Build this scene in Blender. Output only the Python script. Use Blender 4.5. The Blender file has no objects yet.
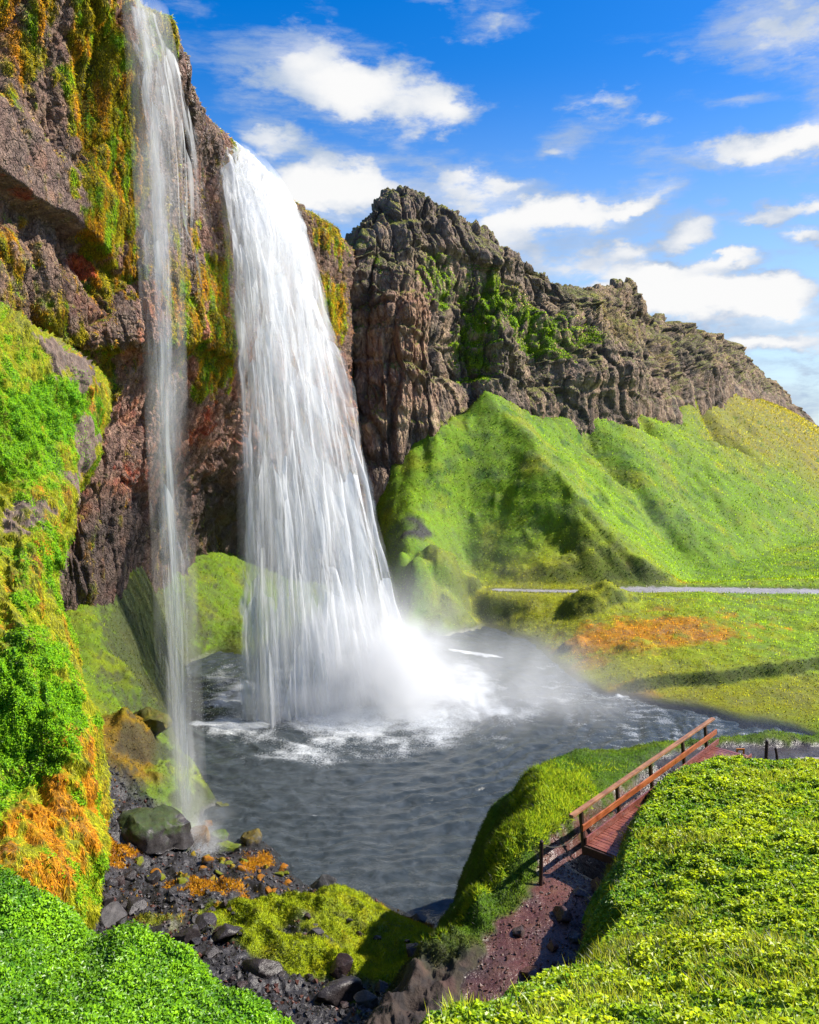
import bpy, math
import numpy as np
from mathutils import Vector
rng = np.random.default_rng(7)
f32 = np.float32
S = bpy.context.scene
COL = S.collection

# ------------------------------------------------------------------ camera model
FOC, PITCH, CZ = 804.0, math.radians(5.8), 20.0
cP, sP = math.cos(PITCH), math.sin(PITCH)
def rayd(px, py):
    x = (px - 409.5) / FOC; y = (512.0 - py) / FOC
    return x, cP + y * sP, -sP + y * cP
def at(px, py, Y):
    x, y, z = rayd(px, py); t = Y / y
    return np.array((x * t, Y, CZ + z * t))
def atz(px, py, z):
    x, y, zz = rayd(px, py); t = (z - CZ) / zz
    return np.array((x * t, y * t, z))
cam = bpy.data.cameras.new('camera'); co = bpy.data.objects.new('camera', cam); COL.objects.link(co)
co.location = (0, 0, CZ); co.rotation_euler = (math.pi / 2 - PITCH, 0, 0)
cam.sensor_fit = 'VERTICAL'; cam.sensor_height = 24.0; cam.lens = 24.0 * FOC / 1024.0
cam.clip_start = 0.1; cam.clip_end = 20000
S.camera = co

# ------------------------------------------------------------------ noise
_pt = rng.permutation(256).astype(np.int32); _pt = np.concatenate([_pt, _pt, _pt])
_g = rng.normal(size=(256, 3)); _g = (_g / np.linalg.norm(_g, axis=1)[:, None]).astype(f32)
_rv = rng.random((256, 3)).astype(f32)
def perlin(p):
    p = np.asarray(p, f32); i = np.floor(p).astype(np.int32); fr = p - i; i &= 255
    u = fr * fr * fr * (fr * (fr * 6 - 15) + 10)
    res = []
    for dx in (0, 1):
        a = _pt[i[:, 0] + dx]
        for dy in (0, 1):
            b = _pt[a + i[:, 1] + dy]
            for dz in (0, 1):
                g = _g[_pt[b + i[:, 2] + dz]]
                res.append(g[:, 0] * (fr[:, 0] - dx) + g[:, 1] * (fr[:, 1] - dy) + g[:, 2] * (fr[:, 2] - dz))
    l = lambda a, b, t: a + (b - a) * t
    z = [l(res[k], res[k + 1], u[:, 2]) for k in (0, 2, 4, 6)]
    return l(l(z[0], z[1], u[:, 1]), l(z[2], z[3], u[:, 1]), u[:, 0]) * 1.5
def fbm(p, freq=1.0, octv=4, gain=0.5, off=0.0, ridge=False):
    p = np.asarray(p, f32) * f32(freq) + f32(off); s = 0; a = 1.0
    for _ in range(octv):
        n = perlin(p)
        if ridge: n = 1 - 2 * np.abs(n)
        s = s + a * n; a *= gain; p = p * f32(2.03) + f32(17.3)
    return s
def worley(p):
    p = np.asarray(p, f32); i = np.floor(p).astype(np.int32)
    f1 = np.full(len(p), 9., f32); f2 = f1.copy(); cid = np.zeros(len(p), np.int32)
    for dx in (-1, 0, 1):
        for dy in (-1, 0, 1):
            for dz in (-1, 0, 1):
                c = i + np.array((dx, dy, dz), np.int32); cc = c & 255
                h = _pt[_pt[_pt[cc[:, 0]] + cc[:, 1]] + cc[:, 2]]
                d = c + _rv[h] - p; d = np.sqrt((d * d).sum(1))
                m = d < f1
                f2 = np.where(m, f1, np.minimum(f2, d)); cid = np.where(m, h, cid); f1 = np.where(m, d, f1)
    return f1, f2, _rv[cid, 0]
def sst(a, b, x):
    t = np.clip((x - a) / (b - a), 0, 1); return t * t * (3 - 2 * t)
def smax(a, b, k):
    h = np.clip(0.5 + 0.5 * (a - b) / k, 0, 1); return b * (1 - h) + a * h + k * h * (1 - h)

# ------------------------------------------------------------------ meshes
def raw_mesh(name, co_, faces, mat=None, smooth=True, attrs=None, uv=None):
    """faces: (n,3) or (n,4) int array"""
    me = bpy.data.meshes.new(name); co_ = np.ascontiguousarray(co_, f32); faces = np.ascontiguousarray(faces, np.int32)
    n, k = faces.shape
    me.vertices.add(len(co_)); me.vertices.foreach_set('co', co_.ravel())
    me.loops.add(n * k); me.loops.foreach_set('vertex_index', faces.ravel())
    me.polygons.add(n); me.polygons.foreach_set('loop_start', np.arange(0, n * k, k, dtype=np.int32))
    me.polygons.foreach_set('use_smooth', np.full(n, smooth))
    if attrs:
        for nm, a in attrs.items():
            at_ = me.attributes.new(nm, 'FLOAT_COLOR', 'POINT')
            b = np.ones((len(co_), 4), f32); b[:, :a.shape[1]] = a
            at_.data.foreach_set('color', b.ravel())
    if uv is not None:
        l = me.uv_layers.new(name='UVMap'); l.data.foreach_set('uv', np.ascontiguousarray(uv, f32)[faces.ravel()].ravel())
    me.update(calc_edges=True); me.validate()
    if mat: me.materials.append(mat)
    return me
def grid_faces(nu, nv, flip=False):
    i = np.arange(nu * nv).reshape(nu, nv)
    f = np.stack([i[:-1, :-1], i[1:, :-1], i[1:, 1:], i[:-1, 1:]], -1).reshape(-1, 4)
    return f[:, ::-1] if flip else f
def link(name, me, parent=None):
    o = bpy.data.objects.new(name, me); COL.objects.link(o)
    if parent is not None: o.parent = parent
    return o
def tag(o, label=None, cat=None, group=None, kind=None):
    for k, v in (('label', label), ('category', cat), ('group', group), ('kind', kind)):
        if v: o[k] = v
    return o
def empty(name, loc=(0, 0, 0), rz=0):
    o = bpy.data.objects.new(name, None); COL.objects.link(o); o.location = loc; o.rotation_euler = (0, 0, rz); return o
def grid_normals(P):
    du = np.gradient(P, axis=0); dv = np.gradient(P, axis=1)
    n = np.cross(du, dv); return n / (np.linalg.norm(n, axis=-1, keepdims=True) + 1e-9)

# tensor Catmull-Rom of a control net of points
def crom(C, n):
    """C: (k, ..., 3), n: samples per interval list; interpolate along axis 0"""
    k = len(C); out = []
    E = np.concatenate([[2 * C[0] - C[1]], C, [2 * C[-1] - C[-2]]])
    for i in range(k - 1):
        p0, p1, p2, p3 = E[i:i + 4]
        ts = np.arange(n[i]) / n[i]
        if i == k - 2: ts = np.append(ts, 1.0)
        for t in ts:
            out.append(0.5 * ((2 * p1) + (-p0 + p2) * t + (2 * p0 - 5 * p1 + 4 * p2 - p3) * t * t + (-p0 + 3 * p1 - 3 * p2 + p3) * t ** 3))
    return np.array(out)
def sheet(cols, nu, nv):
    C = np.array(cols, float)            # (ncol, nrow, 3)
    A = crom(C, nu)                      # (NU, nrow, 3)
    return crom(A.transpose(1, 0, 2), nv).transpose(1, 0, 2)   # (NU, NV, 3)

class TPS:
    def __init__(s, P, v, reg=1e-4):
        P = np.asarray(P, float); n = len(P); s.P = P
        K = s.k(P, P) + reg * np.eye(n); Q = np.c_[np.ones(n), P]
        A = np.block([[K, Q], [Q.T, np.zeros((3, 3))]])
        s.w = np.linalg.solve(A, np.r_[v, 0, 0, 0])
    def k(s, A, B):
        d2 = ((A[:, None, :] - B[None]) ** 2).sum(-1); return 0.5 * d2 * np.log(d2 + 1e-12)
    def __call__(s, X):
        X = np.asarray(X, float); out = np.empty(len(X))
        for i in range(0, len(X), 60000):
            x = X[i:i + 60000]; out[i:i + 60000] = s.k(x, s.P) @ s.w[:-3] + s.w[-3] + x @ s.w[-2:]
        return out
def sdist(P, poly):
    """signed distance to polygon, negative inside"""
    poly = np.asarray(poly, float); d = np.full(len(P), 1e9); ins = np.zeros(len(P), bool)
    for i in range(len(poly)):
        a, b = poly[i], poly[(i + 1) % len(poly)]; e = b - a; w = P - a
        t = np.clip((w @ e) / (e @ e), 0, 1); q = w - t[:, None] * e
        d = np.minimum(d, (q * q).sum(1))
        c = (a[1] > P[:, 1]) != (b[1] > P[:, 1])
        with np.errstate(divide='ignore', invalid='ignore'):
            ins ^= c & (P[:, 0] < e[0] * (P[:, 1] - a[1]) / (e[1] if e[1] else 1e-12) + a[0])
    return np.where(ins, -1, 1) * np.sqrt(d)
def pdist(P, line):
    line = np.asarray(line, float); d = np.full(len(P), 1e9)
    for a, b in zip(line[:-1], line[1:]):
        e = b - a; w = P - a; t = np.clip((w @ e) / (e @ e), 0, 1); q = w - t[:, None] * e
        d = np.minimum(d, (q * q).sum(1))
    return np.sqrt(d)
# ------------------------------------------------------------------ ground height field
G = []
def gp(px, py, Y=None, z=None):
    p = at(px, py, Y) if z is None else atz(px, py, z); G.append(p)
def gw(*pts): G.extend(np.array(p, float) for p in pts)
# cave floor and left bank
for a in ((215, 650, None, .15), (240, 655, None, 0), (180, 668, None, .1), (165, 735, None, .1), (172, 785, None, .2)): gp(*a)
for a in ((215, 600, 77), (213, 548, 84), (150, 600, 60), (100, 640, 49), (70, 655, 46), (150, 660, 57), (130, 700, 47), (100, 760, 38), (145, 765, 40), (180, 620, 70)): gp(*a)
gw((-22, 100, 10), (-32, 60, 8), (-28, 42, 8), (-19.5, 57, 6), (-25, 30, 7), (-40, 20, 8), (-6, 100, 9))
# near rocky shore
for a in ((200, 850, .25), (260, 842, .1), (300, 885, .1), (150, 840, 1.4), (130, 800, 2.4), (110, 870, 2.0), (150, 930, 2.5), (200, 900, 1.5), (250, 925, 2.0),
          (350, 905, 1.3), (405, 918, .15), (330, 950, 1.9), (300, 1000, 2.6), (200, 980, 3.2), (420, 970, 1.3), (400, 1015, 2.8), (442, 930, .15), (370, 955, 1.2)): gp(a[0], a[1], z=a[2])
gw((-6, 12, 5), (0, 12, 4.5), (5, 10, 5), (-12, 12, 5), (0, 3, 7), (10, 3, 7), (12, 18, 4), (-1, 18, 3.6), (4, 18, 3.2), (-15, 20, 5))
# pool bed
gw((-8, 50, -2), (0, 45, -2), (6, 45, -2), (12, 50, -2), (-8, 62, -2), (24, 46, -1.6), (45, 44, -1.2), (70, 44, -1), (-12, 66, -1.5), (-2, 38, -1.6), (-4, 72, -1.2), (3, 70, -1.5), (10, 62, -1.5), (3, 33, -1), (14, 40, -1.2), (30, 41, -1), (3.2, 30, -.6))
gw((10, 34, 0), (20, 38, 0), (40, 38, 1), (70, 36, 1), (15, 28, 3), (30, 28, 3), (60, 20, 3))
# far shore
for a in ((420, 634, .1), (460, 628, .2), (500, 627, .25), (530, 640, .2), (575, 682, .15), (650, 707, .15), (745, 724, .15), (835, 738, .2)): gp(a[0], a[1], z=a[2])
for a in ((560, 640, 1.1), (620, 640, 1.5), (700, 655, 1.6), (800, 640, 2.0), (819, 700, 1.0), (700, 700, .5), (600, 665, .7), (900, 690, 1.2), (560, 610, 2.2), (700, 610, 2.8), (819, 612, 2.8)): gp(a[0], a[1], z=a[2])
gw((120, 100, 3), (300, 150, 3), (800, 400, 2), (80, 60, 2), (1000, 2000, 2), (0, 3000, 5), (2500, 800, 2), (150, 40, 2))
# hillside
for a in ((490, 396, 111), 
          (604, 578, 86.5), (620, 450, 138), (600, 480, 126), (640, 500, 122), (700, 500, 140), (650, 450, 148), (760, 470, 185), (819, 500, 172), (700, 450, 182), (819, 540, 125),
          (700, 545, 115), (640, 560, 104), (760, 520, 140), (470, 545, 95), (430, 500, 104), (425, 443, 101), (442, 432, 102.5), (402, 462, 99), (430, 562, 84.5), (400, 545, 86), (530, 592, 82), (450, 600, 80.5), (819, 580, 93), (640, 585, 90),  
          (415, 600, 79), (385, 600, 84), ): gp(a[0], a[1], Y=a[2])
gw((260, 700, 4), (-30, 150, 20))
bl_ = [(392, 448, 101), (416, 432, 102), (440, 418, 104.5), (458, 405, 110), (505, 407, 114), (555, 416, 123), (590, 410, 131), (636, 408, 142), (668, 414, 155), (695, 397, 179), (730, 394, 204), (760, 400, 245), (788, 410, 292), (816, 433, 336), (842, 452, 400)]
bl_ = np.array([at(*a) for a in bl_])
for a, b in zip(bl_[:-1], bl_[1:]):
    for k in np.arange(0, 1, .25): gw(a + (b - a) * k)
    for k in (0, .5): q_ = a + (b - a) * k; gw(q_ * np.array((1.10, 1.10, 1)) + np.array((0, 0, 1.5))); gw(q_ * np.array((1.3, 1.3, 1)) + np.array((0, 0, 3.0)))
G = np.array(G)
gdom = lambda X, Y: np.c_[np.arctan2(X, Y), 0.5 * np.log(np.hypot(X, Y))]
tps_low = TPS(gdom(G[:, 0], G[:, 1]), G[:, 2], 2e-5)

# foreground mounds as plan polygons with a top surface and a falling flank
RM_E = [atz(*a) for a in ((900, 757, 7.75), (819, 762, 7.85), (722, 760, 8.0), (688, 769, 8.2), (665, 783, 8.35), (654, 802, 8.45), (641, 827, 8.6), (630, 855, 8.8), (622, 876, 8.95), (614, 895, 9.1), (627, 918, 9.4), (610, 944, 9.8), (590, 962, 10.1), (544, 982, 10.8), (500, 1002, 11.3), (432, 1026, 12.2), (392, 1060, 12.9))]
RM_I = [atz(*a) for a in ((819, 1024, 13.1), (819, 900, 10.9), (819, 800, 9.0), (720, 850, 9.5), (640, 1000, 11.6), (720, 950, 11.3), (900, 900, 10.9))] + [np.array(q, float) for q in ((0, 3, 17), (6, 2, 17), (-1.5, 3, 16.6), (14, 3, 16.5), (40, 20, 10), (0, -20, 19), (40, -10, 18))]
rm_top = TPS(np.array(RM_E + RM_I)[:, :2], np.array(RM_E + RM_I)[:, 2], 1e-2)
RM_P = [(40, 25)] + [tuple(p[:2]) for p in RM_E] + [(-1.2, 5), (-2, -30), (40, -30)]
LM_E = [atz(*a) for a in ((-140, 820, 13.2), (0, 872, 12.5), (45, 903, 12.2), (95, 950, 11.7), (130, 929, 11.9), (168, 950, 11.7), (205, 985, 11.5), (245, 1000, 11.3), (272, 1022, 11.1), (290, 1050, 10.9))]
LM_I = [atz(*a) for a in ((0, 1024, 12.7), (80, 1024, 12.2), (-200, 950, 13.4), (150, 1000, 11.9))] + [np.array(q, float) for q in ((-3, 5, 12.5), (-10, 4, 14), (-20, 5, 15))]
lm_top = TPS(np.array(LM_E + LM_I)[:, :2], np.array(LM_E + LM_I)[:, 2], 1e-3)
LM_P = [(-25, 14)] + [tuple(p[:2]) for p in LM_E] + [(-1.8, 6.5), (-2.5, 0), (-25, 0)]
RD_P = [(-0.7, 13.5), (-0.35, 15.5), (0.5, 17.6), (1.7, 19.8), (3.0, 21.8), (3.9, 24.5), (4.3, 27.0), (4.9, 29.4), (6.3, 31.2), (9, 32.6), (13, 34.0), (18, 34.6), (26, 35.5), (40, 36), (40, 10), (0, 8)]
RD_T = np.array([(-0.7, 14, 7.0), (0.5, 17.6, 7.0), (3, 21.8, 7.35), (3.9, 24.5, 7.4), (4.9, 29.4, 7.15), (9, 32.5, 6.7), (18, 34.5, 6.5), (40, 36, 6.3), (3, 17, 6.7), (6, 22, 7.2), (8, 27, 6.9), (11, 31, 6.9), (20, 30, 6.8), (40, 10, 7), (0, 8, 7), (7, 30, 7.0)])
rd_top = TPS(RD_T[:, :2], RD_T[:, 2], 1e-2)
PATH = [(0.9, 15.5), (2.3, 18.3), (4.0, 20.6), (5.6, 22.2), (8.2, 25.9), (10.9, 29.9), (12.5, 31.6), (15, 32.0), (20, 32.5), (30, 33)]
TRAIL = [(9.5, 85.0), (13, 84.4), (17, 84.0), (22, 84.2), (30, 84.2), (40, 83.2), (55, 81), (80, 78)]
RIDGES = [([(490, 391, 111), (512, 420, 107), (535, 455, 102.5), (560, 500, 97.5), (583, 545, 91.5), (604, 582, 86)], 1.0, .5),
          ([(595, 411, 131), (640, 470, 120), (690, 535, 112)], .55, .32), ([(642, 410, 143), (690, 460, 132), (740, 510, 125), (775, 540, 121)], .5, .3), ([(700, 397, 183), (755, 450, 168), (819, 505, 155)], .45, .3)]
RIDGES = [(np.array([at(*p) for p in pts]) - np.array((0, 0, 0 if k == 0 else .9)), sl, sr) for k, (pts, sl, sr) in enumerate(RIDGES)]
def ridge_h(P):
    out = np.full(len(P), -50.)
    for pts, sl, sr in RIDGES:
        best = np.full(len(P), 1e9); bh = np.full(len(P), -50.)
        for a, b in zip(pts[:-1], pts[1:]):
            e = (b - a)[:2]; w_ = P - a[:2]; L_ = np.sqrt(e @ e); u_ = (w_ @ e) / L_; t_ = np.clip(u_ / L_, 0, 1); ov = np.abs(u_ - t_ * L_); side = (e[0] * w_[:, 1] - e[1] * w_[:, 0]) / L_; d_ = np.abs(side)
            hh_ = a[2] + (b[2] - a[2]) * t_ - (sl + (sr - sl) * sst(-1, 1, side / 1.5)) * (np.sqrt(d_ * d_ + 1.0) - 1.0) - .75 * ov; bh = np.maximum(bh, hh_)
        out = smax(out, bh, .8)
    return out
def ground_h(X, Y, detail=True):
    P = np.c_[X, Y]; r = np.hypot(X, Y)
    h = tps_low(gdom(X, Y)); low = h.copy()
    p3 = np.c_[X, Y, np.zeros_like(X)]
    hill = sst(78, 100, r) * sst(1.5, 6, h)
    h = h + hill * (fbm(p3, 1 / 14., 3) * 0.4 + fbm(p3, 1 / 45., 2) * 1.0 * sst(105, 140, r)) - 1.2 * hill * (1 - sst(150, 220, r))
    hm = sst(76, 84, Y) * sst(-4, 0, X); h = np.where(hm > 0, h + hm * (smax(h, ridge_h(P + 1.1 * np.stack([fbm(p3, .12, 3), fbm(p3, .12, 3, off=9)], 1)) + .5 * fbm(p3, .1, 3), 1.2) - h), h)
    tus = (sst(38, 44, r) * (1 - sst(150, 260, r)) * sst(.4, 1.2, h)); h = h + tus * (.16 * fbm(p3, .55, 3) + .30 * sst(.25, .6, fbm(p3, .33, 2, off=3)) * hill + .06 * hill * (1 - sst(112, 135, r)) * np.sin(h * 3.4 + 4 * fbm(p3, .08, 3)))
    # small bank steps on the far meadow
    mead = sst(50, 56, Y) * (1 - sst(86, 98, Y)) * sst(6, 14, X)
    yb = 60.5 + (X - 30) * 0.05 + 2.0 * fbm(np.c_[X, X * 0, X * 0], 1 / 9., 2)
    h = h + mead * (0.9 * sst(-.5, .5, Y - yb) * sst(13, 18, X) - 0.3)
    yb2 = 81.4 - .002 * (X - 24).clip(0) ** 2.05 + .5 * fbm(np.c_[X, X * 0 + 9, X * 0], 1 / 9., 2)
    h = h + mead * (1.3 * (sst(-.8, .8, Y - yb2) - .45 * sst(0, 6, Y - yb2)) * sst(17, 21, X))
    tdd = pdist(P, TRAIL); h = h + (2.95 + .004 * X - h) * sst(4.5, 1.2, tdd)
    # hummock near the path bend, hummocks by the far shore
    for hx, hy, hr, hh in ((18.0, 78, 3.6, 1.3), (20.6, 78.6, 2.8, 1.0), (3.6, 84, 3.0, 2.6), (1.0, 81, 2.4, 1.8), (6, 86.5, 2.6, 1.8), (-1.6, 83, 2.2, 2.4), (5.5, 80, 2.4, 1.0), (14.2, 69.5, 1.6, .5), (19, 66, 2, .6)):
        d = np.hypot(X - hx, Y - hy) + .4 * fbm(p3, .5, 2); h = h + hh * sst(hr, 0.2 * hr, d)
    # left bank lumps behind the thin fall
    for hx, hy, hr, hh in ((-13.2, 44, 2.8, 2.2), (-11.6, 41.5, 2.0, 1.7), (-15.5, 48, 3.0, 1.8), (-17, 55, 3, 1.0), (-12.2, 39.4, 1.6, 1.0), (-14.6, 41, 2.0, 1.5), (-20, 64, 4, 1.2)):
        d = np.hypot(X - hx, Y - hy) + .5 * fbm(p3, .45, 3); h = h + hh * sst(hr, 0.15 * hr, d)
    cv = sst(-5.5, -8, X) * sst(33, 36, r) * sst(.1, .8, h); h = h + cv * (.35 * fbm(p3, .25, 3) + .12 * fbm(p3, .8, 3, ridge=True) + .07 * fbm(p3, 2.4, 2))
    # rocky shore roughness
    shore = (1 - sst(38, 44, r)) * sst(.2, 1.0, h) * (h < 6)
    h = h + shore * (fbm(p3, .55, 4, ridge=True) * .33 - .1)
    # two grassy swells on the near shore
    n1 = .3 * fbm(p3, .4, 3)
    h = h + .34 * sst(1.9, .5, pdist(P, [(-5.2, 28.3), (-3.0, 29.6), (-.5, 29.2), (.9, 28.2)]) + n1) + .28 * sst(1.4, .4, pdist(P, [(-5.5, 26.3), (-3.2, 25.2), (-.8, 24.6), (.8, 24.9)]) + n1)
    # ridge with footbridge
    d = sdist(P, RD_P) + .45 * fbm(p3, .35, 3) + .18 * fbm(p3, 1.3, 2)
    rt = rd_top(P) + .16 * fbm(p3, .5, 3)
    pd = pdist(P, PATH) + .22 * fbm(p3, .9, 3)
    rt = rt + (.36 - .28 * sst(28, 30, Y)) * sst(2.6, 1.5, -d) * sst(1.4, 2.1, pd) * 1.0 - .28 * sst(2.3, 1.4, pd)
    dd = np.maximum(d, 0); hr_ = rt - 0.75 * dd - 0.42 * dd * dd
    hr_ = hr_ + sst(0, .6, d) * (.22 * fbm(p3, .7, 3))
    wl_ = sst(21, 19, Y) * sst(-.3, .3, d) * sst(4, 2, d); hr_ = hr_ + wl_ * (.22 * fbm(p3, 1.1, 4, ridge=True) - .1)
    h = smax(h, np.maximum(hr_, -4), .35)
    # gap below the bridge
    bx = pdist(P, [(6.6, 23.6), (10.2, 28.9)]); h = h - 1.3 * sst(2.0, .6, bx) * (np.abs(h - 7) < 2.5)
    # right-hand slope
    d1 = sdist(P, RM_P) + .28 * fbm(p3, .5, 3)
    dd = np.maximum(d1, 0); t1 = rm_top(P)
    h1 = t1 - 1.1 * dd - .9 * dd * dd + .10 * fbm(p3, .6, 3) * sst(2, 5, r)
    h = smax(h, np.maximum(h1, -4), .2)
    # left-hand mound
    d2 = sdist(P, LM_P) + .12 * fbm(p3, 1.0, 3)
    dd = np.maximum(d2, 0); t2 = lm_top(P)
    h2 = t2 - .7 * dd - 1.3 * dd * dd + .14 * fbm(p3, .8, 3)
    h = smax(h, np.maximum(h2, -4), .2)
    msk = dict(rm=(h1 > h - .35), lm=(h2 > h - .35), rd=(hr_ > h - .5), pd=pd, d=d, d1=d1, d2=d2, hill=hill, low=low, bx=bx, h1=h1, h2=h2)
    return h, msk
th = np.radians(np.concatenate([np.linspace(-80, -32, 40)[:-1], np.linspace(-32, 31, 860), np.linspace(31, 80, 40)[1:]]))
rr = np.concatenate([np.geomspace(1.2, 7, 40)[:-1], np.geomspace(7, 40, 420)[:-1], np.geomspace(40, 130, 400)[:-1], np.geomspace(130, 420, 200)[:-1], np.geomspace(420, 9000, 40)])
TH, RR = np.meshgrid(th, rr, indexing='ij'); gX, gY = (RR * np.sin(TH)).ravel(), (RR * np.cos(TH)).ravel()
gZ, gM = ground_h(gX, gY)
NU, NV = TH.shape
# ------------------------------------------------------------------ cliffs (control nets of (px,py,Y))
A = lambda c: [at(*p) for p in c]
def plat(c, back, k=2):
    """prepend plateau rows running back from the rim"""
    r = c[0]; return [r + np.array(back) * 1.0, r + np.array(back) * .35 + np.array((0, 0, .6))] + c
NC = [
 plat([np.array(p, float) for p in ((-34, 12, 46), (-34, 12.5, 36), (-35, 13, 28), (-34, 12, 22), (-35, 13, 18), (-38, 16, 14), (-40, 18, 8), (-40, 18, -1))], (-30, 10, 0)),
 plat(A([(-260, -250, 28), (-255, 20, 29), (-250, 180, 30), (-245, 330, 29.5), (-250, 370, 30), (-260, 450, 32), (-270, 540, 34), (-280, 700, 34)]), (-30, 14, 0)),
 plat(A([(-40, -185, 36), (-35, 40, 37), (-30, 180, 37.6), (-30, 325, 36.6), (-30, 360, 37.5), (-35, 450, 39), (-40, 540, 41), (-50, 690, 41)]), (-30, 16, 0)),
 plat(A([(55, -120, 41), (55, 60, 41.6), (50, 180, 42.2), (45, 325, 41), (42, 360, 42.5), (38, 450, 46), (30, 540, 49), (25, 690, 49)]), (-30, 18, 0)),
 plat(A([(128, -14, 46), (122, 110, 46.4), (116, 230, 46.8), (112, 340, 45.8), (112, 368, 49), (100, 450, 51), (88, 575, 51.5), (80, 720, 51.5)]), (-32, 20, 0)),
 plat(A([(160, 10, 48.5), (156, 110, 49.2), (157, 230, 50), (160, 335, 49.3), (162, 358, 54), (154, 440, 57), (142, 550, 60), (138, 690, 61)]), (-34, 20, 0)),
 plat(A([(176, 60, 53), (176, 140, 53.4), (180, 245, 53.6), (184, 334, 53), (187, 356, 57), (184, 440, 62), (176, 535, 71), (172, 650, 74)]), (-34, 20, 0)),
 plat(A([(192, 108, 58), (196, 170, 58), (202, 260, 57.8), (208, 333, 57), (209, 356, 61), (210, 440, 67), (206, 520, 79), (205, 620, 87)]), (-34, 20, 0)),
 plat(A([(212, 134, 64), (220, 200, 63.6), (227, 270, 63.2), (233, 345, 62.5), (234, 370, 66), (235, 440, 73), (235, 530, 85), (234, 625, 91)]), (-36, 18, 0)),
 plat(A([(250, 164, 72), (256, 230, 72), (260, 300, 72), (264, 360, 71.5), (267, 385, 75), (270, 450, 80), (272, 540, 90), (273, 635, 93)]), (-36, 18, 0)),
 plat(A([(287, 198, 80), (294, 260, 81), (300, 330, 82), (306, 390, 83), (311, 420, 85), (314, 470, 88), (317, 540, 91), (320, 635, 93)]), (-36, 16, 0)),
 plat(A([(313, 211, 86), (320, 280, 87), (327, 350, 88), (333, 410, 89), (337, 440, 91), (341, 480, 93), (345, 540, 94), (347, 640, 94)]), (-36, 16, 0)),
 plat(A([(341, 236, 97), (346, 300, 97), (352, 360, 97), (358, 420, 97), (363, 450, 98), (368, 490, 98), (372, 540, 98), (374, 640, 98)]), (-36, 16, 0)),
 plat(A([(352, 246, 106), (356, 300, 107), (360, 360, 108), (364, 420, 108), (368, 450, 108), (372, 490, 108), (376, 540, 108), (380, 640, 108)]), (-36, 16, 0)),
]
nc = sheet(NC, [10, 24, 60, 70, 90, 60, 40, 40, 46, 70, 60, 46, 30], [4, 10, 120, 130, 130, 45, 90, 70, 40])
MW0 = [
 A([(-260, 300, 24), (-260, 400, 23.5), (-260, 520, 22.5), (-260, 640, 21), (-260, 760, 19), (-260, 900, 17.5), (-260, 1000, 17)]),
 A([(-150, 300, 27), (-150, 400, 26.5), (-150, 520, 25), (-150, 640, 23), (-150, 760, 21), (-150, 900, 19), (-150, 1000, 18.5)]),
 A([(-60, 318, 31), (-60, 400, 29.5), (-60, 520, 27.3), (-60, 640, 24.8), (-60, 760, 22), (-60, 900, 19.8), (-60, 1000, 19.2)]),
 A([(0, 328, 35), (5, 400, 33), (0, 520, 29), (0, 640, 26), (0, 760, 23), (0, 900, 20), (0, 1000, 19.5)]),
 A([(42, 345, 38), (42, 410, 35.5), (32, 520, 30), (26, 640, 26.5), (40, 760, 23.5), (37, 900, 21), (32, 1000, 20.5)]),
 A([(79, 370, 41), (76, 430, 38.5), (56, 520, 32), (34, 620, 28), (68, 740, 24.6), (68, 880, 22.3), (59, 1000, 22)]),
 A([(100, 386, 44), (90, 445, 41), (65, 530, 34.5), (40, 622, 30), (83, 752, 27), (84, 850, 24.5), (62, 960, 24)]),
 A([(104, 398, 47), (86, 450, 46), (56, 545, 40), (30, 630, 34), (74, 755, 31), (76, 850, 28), (48, 960, 28)]),
 A([(76, 410, 52), (56, 460, 50), (26, 545, 48), (-4, 630, 42), (26, 760, 38), (26, 850, 35), (6, 960, 34)]),
]
MW = [[c[0] + np.array((-2, 7, 1.0)) * 1.0] + c for c in MW0]
mw = sheet(MW, [10, 30, 60, 60, 60, 60, 40, 16], [12, 80, 120, 130, 130, 130, 40])
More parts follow.
